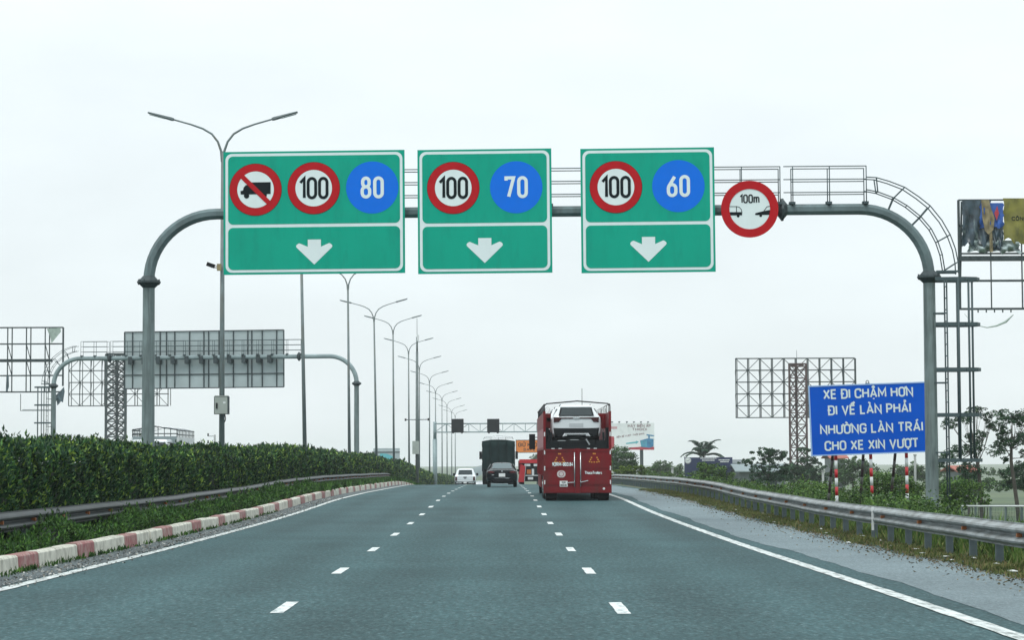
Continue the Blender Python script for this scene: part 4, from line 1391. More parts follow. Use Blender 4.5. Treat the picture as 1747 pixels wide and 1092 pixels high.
for px0, px1, py in ((1195, 1222, 782), (1198, 1219, 785.5), (1226, 1245, 785), (1229, 1243, 788)):
    x = px0
    while x < px1:
        l_ = random.uniform(1.2, 2.6)
        A, B = P(x, py+1.1, Yb), P(min(px1, x+l_), py-.7, Yb)
        mb.box(A.x, Yb-.03, A.z, B.x, Yb-.003, B.z); x += l_+.6
mb.build('worn_lettering', M_white, t)
mb = MB()
for x in (a.x+.6, (a.x+b.x)/2, b.x-.6): mb.bar((x, Yb+.4, gz(x, Yb)-.2), (x, Yb+.4, b.z-.3), .2)
mb.build('leg', M_steel_d, t)

# ================================================================== VEHICLES
def sec(y, hw, z0, zb, zt, ht):
    h = [(hw*.88, z0), (hw*.985, z0+.14), (hw, (z0+zb)/2+.05), (hw*.985, zb-.05), (hw*.955, zb), (ht+.02, zt-.09), (ht-.06, zt-.02), (ht*.5, zt)]
    return [(x, y, z) for x, z in h] + [(-x, y, z) for x, z in h[::-1]]
def wheel(root, x, y, r, w, side):
    mb = MB(); mb.tube([(x-w/2, y, r), (x-w/2+.03, y, r), (x+w/2-.03, y, r), (x+w/2, y, r)], [r-.03, r, r, r-.03], 20); wl = mb.build('wheel', M_rubber, root, local=True)
    mb = MB(); xx = x+side*(w/2+.004); mb.tube([(xx-.01, y, r), (xx+.01, y, r)], [r*.62, r*.55], 16); mb.build('rim', M_chrome, wl, local=True)
def orient_out(mb):
    return mb
def car(label, cat, name, loc, secs, paint, wheels, rear_fn, group=None):
    t = thing(name, label, cat, loc, group)
    mb = MB(); mb.loft([s[::-1] for s in secs], 0, True); bd = mb.build('body', paint, t, local=True)
    sd_ = bd.modifiers.new('smooth', 'SUBSURF'); sd_.levels = sd_.render_levels = 2
    bd.scale = (1.05, 1, 1.015)
    for (x, y, r, w) in wheels:
        wheel(t, x, y, r, w, 1); wheel(t, -x, y, r, w, -1)
    rear_fn(t)
    return t
def part(root, name, m, f):
    mb = MB(); f(mb); return mb.build(name, m, root, local=True)
def side_glass(root, pts, x0, x1):
    """side windows: outline (y, z, x) both sides"""
    for s in (1, -1):
        mb = MB(); v = [(s*x, y, z) for y, z, x in pts]
        mb._add(v + [(p[0]-s*.03, p[1], p[2]) for p in v], [list(range(len(v)))[::s], [len(v)+i for i in range(len(v))][::-s]] )
        mb.build('side_window', M_glass, root, local=True)

SUV = [sec(0.0, .83, .40, 1.06, 1.10, .76), sec(.05, .90, .34, 1.10, 1.17, .73), sec(.24, .925, .28, 1.10, 1.48, .64), sec(.42, .93, .26, 1.08, 1.55, .62), sec(1.5, .93, .22, 1.04, 1.58, .64),
       sec(2.5, .92, .22, 1.0, 1.53, .60), sec(3.2, .89, .22, .97, 1.04, .70), sec(4.05, .86, .25, .86, .92, .70), sec(4.28, .74, .34, .70, .74, .6)]
def suv_rear(t):
    part(t, 'window_surround', M_black, lambda m: m._add([(-.68, .004, 1.165), (.68, .004, 1.165), (.60, .182, 1.49), (-.60, .182, 1.49)], [(0, 1, 2, 3)]))
    part(t, 'rear_window', M_glass, lambda m: m._add([(-.61, .002, 1.19), (.61, .002, 1.19), (.55, .155, 1.455), (-.55, .155, 1.455)], [(0, 1, 2, 3)]))
    part(t, 'spoiler', M_carw, lambda m: m.loft([[(-.60, .14, 1.515), (.60, .14, 1.515), (.60, .15, 1.48), (-.60, .15, 1.48)][::-1], [(-.60, .5, 1.59), (.60, .5, 1.59), (.60, .5, 1.56), (-.60, .5, 1.56)][::-1]]))
    def bump(m):
        m.loft([[(-.88, .02, .70), (.88, .02, .70), (.82, .02, .34), (-.82, .02, .34)], [(-.84, -.05, .66), (.84, -.05, .66), (.72, -.05, .38), (-.72, -.05, .38)]][::-1])
    part(t, 'bumper', M_trim, bump)
    part(t, 'skid_plate', M_chrome, lambda m: m.loft([[(-.46, -.053, .50), (.46, -.053, .50), (.54, -.053, .37), (-.54, -.053, .37)], [(-.42, -.075, .48), (.42, -.075, .48), (.48, -.075, .39), (-.48, -.075, .39)]][::-1]))
    part(t, 'bumper_insert', M_trim, lambda m: m.box(-.36, -.085, .38, .36, -.0755, .445))
    for s in (-1, 1):
        part(t, 'tail_lamp', M_tail, lambda m: m.loft([[(s*.54, -.005, 1.10), (s*.89, .10, 1.12), (s*.88, .06, .90), (s*.66, -.012, .93)], [(s*.54, -.03, 1.09), (s*.86, -.005, 1.11), (s*.85, -.01, .92), (s*.66, -.03, .94)]]))
    part(t, 'light_bar', M_tail, lambda m: m.box(-.56, -.02, 1.055, .56, .03, 1.10))
    part(t, 'badge', M_chrome, lambda m: m.box(-.12, -.03, 1.05, .12, -.021, 1.115))
    part(t, 'plate_recess', mat('plate_recess_grey', (.5, .53, .55), .5), lambda m: m.box(-.27, -.008, .74, .27, .0, .88))
    for s in (-1, 1):
        part(t, 'roof_rail', M_trim, lambda m: m.tube([(s*.58, .6, 1.57), (s*.58, .8, 1.615), (s*.58, 2.2, 1.615), (s*.57, 2.4, 1.56)], .016, 6))
        part(t, 'mirror', M_trim, lambda m: m.box(s*.92 if s > 0 else -1.08, 2.75, .98, 1.08 if s > 0 else s*.92, 2.95, 1.14))
    part(t, 'wiper', M_black, lambda m: m.bar((.0, .035, 1.14), (.35, .07, 1.2), .02))
    side_glass(t, [(.55, 1.12, .90), (3.0, 1.06, .89), (2.5, 1.43, .715), (1.5, 1.48, .75), (.55, 1.45, .74)], 0, 0)
def suv(label, loc, yaw=0):
    return car(label, 'SUV', 'white_suv', loc, SUV, M_carw, [(.78, .85, .33, .22), (.78, 3.4, .33, .22)], suv_rear, 'white SUVs on the car carrier')

# ---- red car carrier
CY = 88.0
cc = P(985.5, 850, CY)
CXc, CZ = cc.x, zr(CY)-.01
HW = 1.25
t = thing('car_carrier', 'dark red two-deck car carrier trailer in the right lane, seen from behind', 'truck', (CXc, CY, CZ))
carrier = t
def cp(name, m, f, par=None):
    mb = MB(); f(mb); return mb.build(name, m, par or t, local=True)
LEN = 16.5
cp('chassis', M_trim, lambda m: (m.box(-1.1, .3, .75, 1.1, LEN, 1.0), m.box(-1.15, .1, .42, 1.15, .28, .62)))
for s in (-1, 1):
    def door(m):
        a, b = (-HW, -.10) if s < 0 else (.10, HW)
        m.box(a, -.05, .30, b, .05, 1.98)
        m.box(a+.01, -.075, .62, b-.01, -.052, .66); m.box(a+.01, -.07, 1.25, b-.01, -.052, 1.275)
        m.box(a+.01, -.08, 1.90, b-.01, -.052, 1.97); m.box(a+.01, -.075, .33, b-.01, -.052, .40)
        m.box(a+.02, -.065, .66, b-.02, -.052, .86)
    d = cp('rear_door', M_crim, door)
    cp('lock_rod', M_chrome, lambda m: m.tube([(s*.115, -.10, .55), (s*.115, -.10, 1.85)], .022, 8), d)
    cp('door_handle', M_chrome, lambda m: m.bar((s*.12, -.13, .72), (s*.40, -.12, .78 if s > 0 else .70), .035), d)
    tri = []
    def chevron(m):
        cx = s*.66 - .02; zc = 1.62
        for k in range(5):
            u = k/4
            for sg in (-1, 1):
                x = cx+sg*(.03+.15*u); z = zc+.18-.30*u
                if k % 2 == 0 or k == 3: m.cbox((x, -.056, z), (.05, .006, .05))
        for k in range(3): m.cbox((cx-.10+.1*k, -.056, zc-.14), (.055, .006, .04))
    cp('reflective_triangle', mat('amber_tape', (.62, .25, .03), .5), chevron, d)
    if s < 0:
        cp('lettering', M_signw, lambda m: text(m, '92RM-003.84', -.56, 1.33, .145, -.06, t=.19, width=.80), d)
        cp('emblem', mat('faded_white', (.55, .5, .5), .6), lambda m: m.poly(rrect(-.78, .90, -.46, 1.16, .12), -.068), d)
        cp('emblem_ring', M_crim2, lambda m: (m.ring((-.62, 1.03), .085, .10, -.0692, 20), text(m, 'CR', -.62, .995, .07, -.0692, t=.2)), d) if False else cp('emblem_ring', M_crim2, lambda m: m.ring((-.62, 1.03), .075, .10, -.0692, 20), d)
        pl = cp('number_plate', M_plate, lambda m: m.box(-.68, -.085, .55, -.38, -.0765, .77), d)
        cp('lettering', M_ink, lambda m: (text(m, '92R', -.53, .675, .07, -.088, t=.2, width=.15), text(m, '003.84', -.53, .57, .075, -.088, t=.2, width=.25)), pl)
    else:
        cp('lettering', M_signw, lambda m: text(m, 'ThacoTrailers', .60, 1.02, .115, -.06, t=.17, width=.66, track=.12), d)
        cp('round_lamp', M_white, lambda m: m.tube([(1.0, -.08, .47), (1.0, -.052, .47)], .045, 12), d)
cp('centre_post', M_crim, lambda m: m.box(-.095, -.04, .30, .095, .06, 2.0))
# black ramp zone above the doors
def ramps(m):
    m.box(-HW+.05, .0, 1.99, HW-.05, .9, 2.10)
    for x in (-.85, -.55, .55, .85): m.box(x-.13, -.02, 2.10, x+.13, .14, 2.32)
    m.box(-HW+.05, .25, 2.10, HW-.05, .32, 2.30)
    m.box(-HW+.06, .02, 2.13, HW-.06, .08, 2.2)
    m.bar((-.9, .0, 2.30), (.9, .0, 2.30), .05)
cp('loading_ramp', M_trim, ramps)
for s in (-1, 1):
    cp('hydraulic_arm', M_chrome, lambda m: m.tube([(s*1.08, .5, 2.12), (s*1.08, 2.6, 2.75)], .05, 8))
    cp('deck_upright', M_trim, lambda m: (m.box(s*1.14-.06, .12, 2.10, s*1.14+.06, .24, 2.80), m.box(s*1.0-.04, .0, 2.1, s*1.0+.04, .06, 2.62)))
cp('wheel_strap', mat('strap_grey', (.30, .32, .33), .7), lambda m: (m.bar((.33, -.03, 2.36), (.47, -.03, 2.14), .05), m.bar((-.75, -.03, 2.30), (-.45, -.03, 2.30), .03), m.bar((-.28, -.03, 2.33), (.05, -.03, 2.33), .03)))
cp('marker_strip', M_white, lambda m: [m.cbox((x, -.085, 2.0), (.12, .012, .03)) for x in (-.93, -.66, .42, .68)])
cp('upper_deck', M_trim, lambda m: m.box(-1.12, .4, 2.00, 1.12, LEN-.3, 2.09))
for s in (-1, 1):
    def wall(m):
        x0, x1 = (s*HW-.03, s*HW+.03)
        m.box(x0, .06, .95, x1, LEN, 2.0)
        m.box(x0, .06, .45, x1, 2.2, .945); m.box(x0, 7.2, .45, x1, 14, .945)
        m.box(x0+s*.012, .05, 1.96, x1+s*.012, LEN, 2.06)
        for k in range(12): m.box(x1 if s > 0 else x0-.02, .6+k*1.3, .96, x1+.02 if s > 0 else x0, .7+k*1.3, 1.955)
    wl = cp('side_wall', M_crim, wall)
    def mesh_wall(m):
        x0, x1 = (s*HW-.02, s*HW+.02)
        m.box(x0, .2, 2.065, x1, LEN-.2, 2.80)
    cp('mesh_panel', M_crim2, mesh_wall)
    def upper(m):
        x0, x1 = (s*HW-.025, s*HW+.025)
        m.box(x0, .25, 2.805, x1, LEN, 3.40)
        # side flap folded inwards a little
        n = 5
        m.box(s*HW-(.32 if s > 0 else -.0), 3.2, 2.805, s*HW+(0 if s > 0 else .32), 3.23, 3.40)
    cp('upper_panel', M_crim, upper)
    def posts(m):
        m.box(s*HW-.045, -.045, .30, s*HW+.045, .055, 3.42)
    cp('corner_post', M_crim, posts)
    cp('marker_strip', M_white, lambda m: [m.cbox((s*(HW-.0), -.052, z), (.045, .012, .16)) for z in (.72, 1.25, 1.86, 2.55)])
    cp('handrail', M_black, lambda m: (m.tube([(s*HW, .02, 3.58), (s*HW, .10, 3.70), (s*HW, LEN-.2, 3.70)], .018, 6), [m.tube([(s*HW, 1.2+k*1.5, 3.40), (s*HW, 1.2+k*1.5, 3.70)], .014, 6) for k in range(10)]))
    cp('hoop', M_white, lambda m: [m.tube([(s*(HW-.06), 2.0+k*2.4, 3.40), (s*(HW-.08), 2.0+k*2.4, 3.58), (s*(HW-.16), 2.0+k*2.4, 3.64), (s*(HW-.24), 2.0+k*2.4, 3.56), (s*(HW-.27), 2.0+k*2.4, 3.40)], .014, 6) for k in range(4)])
    for y in (3.4, 4.7, 6.0):
        wheel(t, s*.98, y, .50, .5, s)
    wheel(t, s*1.0, .55, .42, .42, s)
    cp('mudguard', M_trim, lambda m: m.box(s*1.22-.02, 2.6, .96, s*1.22+.02, 6.8, 1.1))
cp('top_frame', M_black, lambda m: m.tube([(-HW, 0, 3.42), (-HW, 0, 3.63), (-HW+.08, 0, 3.71), (0, 0, 3.81), (HW-.08, 0, 3.71), (HW, 0, 3.63), (HW, 0, 3.42)], .026, 8))
cp('antenna', M_black, lambda m: m.tube([(.26, 2.0, 3.4), (.26, 2.0, 4.35)], .012, 6))
cp('underrun_bar', M_trim, lambda m: (m.box(-1.1, .06, .36, 1.1, .16, .46), m.box(-.75, .0, .31, -.45, .05, .35)))
cp('mud_flap', M_rubber, lambda m: [m.box(x-.2, .1, .12, x+.2, .13, .42) for x in (-.98, .98)])
def cab(m):
    m.loft([[(-1.2, LEN+.6, .6), (1.2, LEN+.6, .6), (1.2, LEN+.6, 2.9), (1.1, LEN+.6, 3.05), (-1.1, LEN+.6, 3.05), (-1.2, LEN+.6, 2.9)][::-1],
            [(-1.2, LEN+2.5, .4), (1.2, LEN+2.5, .4), (1.2, LEN+2.5, 2.5), (1.1, LEN+2.5, 2.8), (-1.1, LEN+2.5, 2.8), (-1.2, LEN+2.5, 2.5)][::-1]])
cp('cab', M_crim, cab)
for s in (-1, 1):
    cp('mirror', M_black, lambda m: (m.box(s*1.47-.14, LEN+2.2, 2.05, s*1.47+.14, LEN+2.32, 2.75), m.bar((s*1.2, LEN+2.3, 2.6), (s*1.47, LEN+2.25, 2.6), .04)))
for x in (1.0, -1.0):
    wheel(t, x, LEN+1.6, .50, .32, 1 if x > 0 else -1)
for k, lb in enumerate(['rear of the upper deck, facing away from us', 'second from the rear, mostly hidden', 'third from the rear, mostly hidden']):
    suv('white SUV on the red carrier, ' + lb, (CXc-.02-.10*(k > 0), CY+.45+4.75*k, CZ+2.09))

# ---- black sedan
SED = [sec(0, .76, .45, .93, .97, .70), sec(.06, .86, .32, .98, 1.04, .70), sec(.50, .895, .24, .97, 1.075, .68), sec(.62, .90, .22, .97, 1.10, .66), sec(1.22, .90, .2, .96, 1.40, .54), sec(1.6, .90, .2, .95, 1.455, .55),
       sec(2.5, .90, .2, .94, 1.45, .55), sec(3.45, .89, .2, .93, .99, .68), sec(4.3, .86, .22, .80, .86, .66), sec(4.6, .72, .34, .62, .66, .58)]
def sedan_rear(t):
    part(t, 'rear_window', mat('sedan_glass', (.075, .115, .125), .12, spec=.5), lambda m: m._add([(-.60, .58, 1.125), (.60, .58, 1.125), (.50, 1.20, 1.435), (-.50, 1.20, 1.435)], [(0, 1, 2, 3)]))
    for s in (-1, 1):
        part(t, 'tail_lamp', M_tail, lambda m: m.loft([[(s*.42, -.012, .93), (s*.86, .10, .97), (s*.84, .08, .82), (s*.46, -.012, .85)], [(s*.42, -.03, .93), (s*.82, .0, .96), (s*.80, .0, .83), (s*.46, -.03, .85)]]))
        part(t, 'lamp_glint', mat('glint_red', (.42, .03, .04), .3), lambda m: m.bar((s*.52, -.035, .91), (s*.72, -.028, .92), .016))  # brighter bar paints a highlight onto the tail lamp
        part(t, 'mirror', M_carb, lambda m: m.box(s*.92 if s > 0 else -1.07, 2.75, .92, 1.07 if s > 0 else s*.92, 2.93, 1.06))
    part(t, 'number_plate', M_plate, lambda m: m.box(-.19, -.032, .63, .19, -.01, .83))
    part(t, 'badge', M_chrome, lambda m: m.tube([(0, -.03, .96), (0, -.01, .96)], .05, 12))
    part(t, 'bumper', M_trim, lambda m: m.loft([[(-.66, .02, .44), (.66, .02, .44), (.60, .03, .32), (-.60, .03, .32)], [(-.60, -.02, .42), (.60, -.02, .42), (.55, -.01, .33), (-.55, -.01, .33)]][::-1]))
    part(t, 'bumper_trim', M_chrome, lambda m: (m.bar((-.48, -.03, .55), (.48, -.03, .55), .018), m.cbox((.30, -.032, .545), (.2, .01, .04))))
    part(t, 'lettering_strip', M_chrome, lambda m: m.cbox((-.55, -.015, .74), (.14, .01, .04)))
    part(t, 'antenna', M_black, lambda m: m.loft([[(-.03, 1.5, 1.45), (.03, 1.5, 1.45), (.01, 1.58, 1.53), (-.01, 1.58, 1.53)], [(-.03, 1.66, 1.45), (.03, 1.66, 1.45), (.01, 1.64, 1.53), (-.01, 1.64, 1.53)]]))
    side_glass(t, [(.85, 1.02, .90), (3.2, .99, .887), (2.5, 1.38, .68), (1.6, 1.40, .69), (1.3, 1.34, .69)], 0, 0)
sx_ = P(856.5, 831, 138)
car('black sedan in the middle lane behind the dark canvas truck', 'car', 'black_sedan', (sx_.x, 138, zr(138)), SED, M_carb, [(.79, .9, .325, .2), (.79, 3.6, .325, .2)], sedan_rear)

# ---- white pickup
PIC = [sec(0, .86, .55, 1.02, 1.08, .82), sec(.05, .90, .45, 1.06, 1.12, .84), sec(1.45, .92, .4, 1.06, 1.12, .84), sec(1.5, .92, .4, 1.06, 1.14, .84), sec(1.62, .92, .4, 1.08, 1.68, .68), sec(1.85, .92, .4, 1.08, 1.76, .67), sec(2.9, .92, .4, 1.08, 1.76, .68),
       sec(3.7, .91, .4, 1.06, 1.12, .78), sec(4.9, .90, .4, 1.0, 1.05, .76), sec(5.2, .80, .5, .8, .85, .7)]
def pick_rear(t):
    part(t, 'rear_window', M_glass, lambda m: m._add([(-.64, 1.49, 1.2), (.64, 1.49, 1.2), (.58, 1.60, 1.64), (-.58, 1.60, 1.64)], [(0, 1, 2, 3)]))
    part(t, 'tailgate', M_carw, lambda m: (m.box(-.70, -.03, .62, .70, .02, 1.10), m.box(-.66, -.045, .80, .66, -.031, .84)))
    part(t, 'tailgate_handle', M_black, lambda m: m.cbox((0, -.035, 1.0), (.3, .03, .07)))
    part(t, 'badge', M_black, lambda m: m.cbox((0, -.036, .9), (.2, .02, .06)))
    for s in (-1, 1):
        part(t, 'tail_lamp', M_tail, lambda m: m.cbox((s*.80, -.015, .87), (.16, .08, .36)))
        part(t, 'mirror', M_trim, lambda m: m.box(s*.95 if s > 0 else -1.14, 3.1, 1.12, 1.14 if s > 0 else s*.95, 3.3, 1.34))
    part(t, 'bumper', M_trim, lambda m: m.box(-.86, -.10, .36, .86, .0, .56))
    part(t, 'bumper_step', M_chrome, lambda m: (m.cbox((-.55, -.12, .50), (.5, .03, .10)), m.cbox((.55, -.12, .50), (.5, .03, .10))))
    part(t, 'number_plate', M_plate, lambda m: m.cbox((0, -.12, .52), (.30, .02, .14)))
    side_glass(t, [(1.8, 1.12, .90), (3.5, 1.10, .89), (2.9, 1.66, .75), (1.85, 1.66, .74)], 0, 0)
px_ = P(793.5, 825, 206)
car('white pickup truck in the left lane at the crest of the road', 'pickup truck', 'white_pickup', (px_.x, 206, zr(206)+.02), PIC, M_carw, [(.80, .95, .38, .25), (.80, 4.1, .38, .25)], pick_rear)
# far grey car
fx_ = P(819, 820, 330)
def far_rear(t):
    part(t, 'rear_window', M_glass, lambda m: m._add([(-.60, .04, 1.12), (.60, .04, 1.12), (.53, .23, 1.46), (-.53, .23, 1.46)], [(0, 1, 2, 3)]))
    for s in (-1, 1): part(t, 'tail_lamp', M_tail, lambda m: m.cbox((s*.76, -.01, .9), (.18, .06, .2)))
car('tiny pale grey car far ahead, right of the white pickup', 'car', 'distant_car', (fx_.x, 330, zr(330)+.02), SUV, mat('car_silver', (.40, .43, .45), .3, .3), [(.78, .85, .33, .22), (.78, 3.4, .33, .22)], far_rear)

# ---- canvas truck
TY2 = 172.0
tx = P(850.5, 800, TY2)
t = thing('canvas_truck', 'tall truck under dark green canvas ahead of the black sedan', 'truck', (tx.x, TY2, zr(TY2)))
zt_ = P(850, 753, TY2).z-zr(TY2)
def canvas(m):
    secs = []
    for y in np.linspace(0, 9, 10):
        rw = []
        for k in range(9):
            z = 1.0+(zt_-1.0)*k/8
            rw.append((1.22+.025*math.sin(z*7+y*3), y+.02*math.sin(z*9), z))
        top = [(1.12, y, zt_+.02), (.6, y, zt_+.08+.03*math.sin(y*2)), (0, y, zt_+.12), (-.6, y, zt_+.08+.03*math.cos(y*2)), (-1.12, y, zt_+.02)]
        lf = [(-p[0], p[1], p[2]) for p in rw[::-1]]
        secs.append((rw+top+lf)[::-1])
    m.loft(secs, 0, True)
cp('canvas_cover', M_canvas, canvas)
cp('canvas_flap', M_canvas, lambda m: [m.loft([[(x-.28, -.035-.02*math.sin(z*5+x), z), (x+.28, -.035-.02*math.cos(z*4+x), z), (x+.28, -.012, z), (x-.28, -.012, z)] for z in np.linspace(.95, zt_-.05, 8)], 0, True) for x in (-.9, -.3, .3, .9)])
cp('roof_rail', M_chrome, lambda m: (m.tube([(-1.1, .05, zt_+.12), (-1.05, .05, zt_+.30), (0, .05, zt_+.40), (1.05, .05, zt_+.30), (1.1, .05, zt_+.12)], .02, 6), [m.tube([(x, .05, zt_+.10), (x, .05, zt_+.38-.08*abs(x))], .014, 6) for x in (-.55, 0, .55)], m.tube([(-1.05, 8.8, zt_+.30), (1.05, 8.8, zt_+.30)], .02, 6), m.tube([(-1.05, .05, zt_+.3), (-1.05, 8.8, zt_+.3)], .015, 6), m.tube([(1.05, .05, zt_+.3), (1.05, 8.8, zt_+.3)], .015, 6)))
cp('tailboard', M_trim, lambda m: m.box(-1.2, -.08, .75, 1.2, -.04, 1.15))
cp('mirror', M_black, lambda m: (m.box(-1.52, 9.8, 1.9, -1.32, 9.9, 2.5), m.box(1.32, 9.8, 1.9, 1.52, 9.9, 2.5)))
cp('cab', M_trim, lambda m: m.box(-1.15, 9.2, .5, 1.15, 11, 2.7))
for s in (-1, 1):
    for y in (1.6, 2.9, 10.0): wheel(t, s*.95, y, .5, .5, s)

# ---- small red truck ahead of the carrier
RY = 185.0
a = P(884, 828, RY)
rx = a.x+1.2
t = thing('red_flatbed', 'bright red truck with dark open tail, half hidden by the car carrier', 'truck', (rx, RY, zr(RY)))
cp('side_panel', M_brred, lambda m: m.plate([(-1.2, .3), (-.72, .3), (-.58, 1.55), (-1.0, 1.75)], -.05, .1))
cp('side_panel', M_brred, lambda m: m.plate([(.72, .3), (1.2, .3), (1.0, 1.75), (.58, 1.55)], -.05, .1))
cp('top_beam', M_brred, lambda m: m.box(-1.1, 0, 1.82, 1.1, .3, 2.12))
cp('body', M_crim, lambda m: m.box(-1.15, .3, .9, 1.15, 6, 2.0))
cp('tail', M_trim, lambda m: m.box(-.9, .05, .35, .9, .29, 1.8))
cp('bed_edge', M_chrome, lambda m: m.bar((-.70, -.07, .35), (-.57, -.07, 1.7), .05))
cp('work_lamp', M_white, lambda m: (m.cbox((-.45, .0, 1.66), (.46, .08, .18)), m.cbox((.25, .0, 1.66), (.4, .08, .18))))
cp('orange_crate', mat('crate_orange', (.5, .14, .03), .6), lambda m: m.box(-.5, -.05, .95, -.15, .04, 1.3))
cp('white_pipe', M_white, lambda m: (m.box(-.10, -.06, .85, .08, .04, 1.35), m.box(-.6, -.07, .80, .8, .04, .86)))
cp('number_plate', M_plate, lambda m: m.box(-.42, -.02, .50, .0, .04, .70))
for s in (-1, 1): wheel(t, s*.9, 1.0, .42, .4, s)

# ---- white stake truck on the opposite road (faces us)
WY = 114.0
tx = P(254.5, 760, WY)
t = thing('stake_truck', 'white cargo truck with tubular bed rack coming past behind the hedge', 'truck', (tx.x, WY, zr(WY)))
zf = lambda py: P(250, py, WY).z-zr(WY)
zc_, zr_, zw = zf(749.5), zf(731), zf(746)
def cabw(m):
    m.loft([[(-.95, -.1, .5), (.95, -.1, .5), (.95, -.1, 1.5), (.88, .15, zc_-.12), (.8, .2, zc_-.02), (-.8, .2, zc_-.02), (-.88, .15, zc_-.12), (-.95, -.1, 1.5)],
            [(-.95, 1.6, .5), (.95, 1.6, .5), (.95, 1.6, 1.5), (.92, 1.6, zc_-.08), (.82, 1.6, zc_), (-.82, 1.6, zc_), (-.92, 1.6, zc_-.08), (-.95, 1.6, 1.5)]][::-1], 0, False)
cp('cab', M_carw, cabw)
cp('windscreen', M_glass, lambda m: m._add([(-.84, -.10, 1.55), (.84, -.10, 1.55), (.78, .135, zc_-.16), (-.78, .135, zc_-.16)], [(0, 1, 2, 3)]))
for s in (-1, 1):
    cp('mirror', M_trim, lambda m: (m.box(s*1.12-.09, -.1, zc_-.6, s*1.12+.09, -.02, zc_-.2), m.bar((s*.9, .0, zc_-.18), (s*1.12, -.05, zc_-.2), .04)))
    cp('side_board', M_white, lambda m: m.box(s*1.14-.03, 1.9, .9, s*1.14+.03, 8.0, zw))
    cp('rack', M_steel_d, lambda m: ([m.tube([(s*1.14, 2.0+k*.54, zw), (s*1.14, 2.0+k*.54, zr_-.08)], .02, 6) for k in range(12)], m.tube([(s*1.14, 1.9, zr_-.08), (s*1.14, 8.0, zr_-.08)], .03, 6), m.tube([(s*1.14, 1.9, zr_-.3), (s*1.14, 8.0, zr_-.3)], .025, 6)))
cp('front_board', mat('board_grey', (.22, .27, .28), .6), lambda m: (m.box(-1.1, 1.86, .9, 1.1, 1.9, zw+.05), ))
cp('front_rack', M_steel_d, lambda m: ([m.tube([(x, 1.88, zw), (x, 1.88, zr_+.1-.1*abs(x))], .02, 6) for x in np.linspace(-1.1, 1.1, 8)], m.tube([(-1.14, 1.88, zr_-.06), (0, 1.88, zr_+.12), (1.14, 1.88, zr_-.06)], .035, 6), m.tube([(-1.14, 1.88, zr_-.25), (1.14, 1.88, zr_-.25)], .03, 6)))
cp('roof_hoop', M_chrome, lambda m: [m.tube([(-1.14, y, zr_-.08), (-.6, y, zr_+.06), (0, y, zr_+.14), (.6, y, zr_+.06), (1.14, y, zr_-.08)], .022, 6) for y in (3.2, 4.8, 6.4, 8.0)] + [m.tube([(0, 1.9, zr_+.13), (0, 8, zr_+.13)], .02, 6)])
cp('chassis', M_trim, lambda m: m.box(-.9, 1.7, .5, .9, 8, .9))
for s in (-1, 1):
    for y in (.7, 6.0): wheel(t, s*.85, y, .4, .3, s)

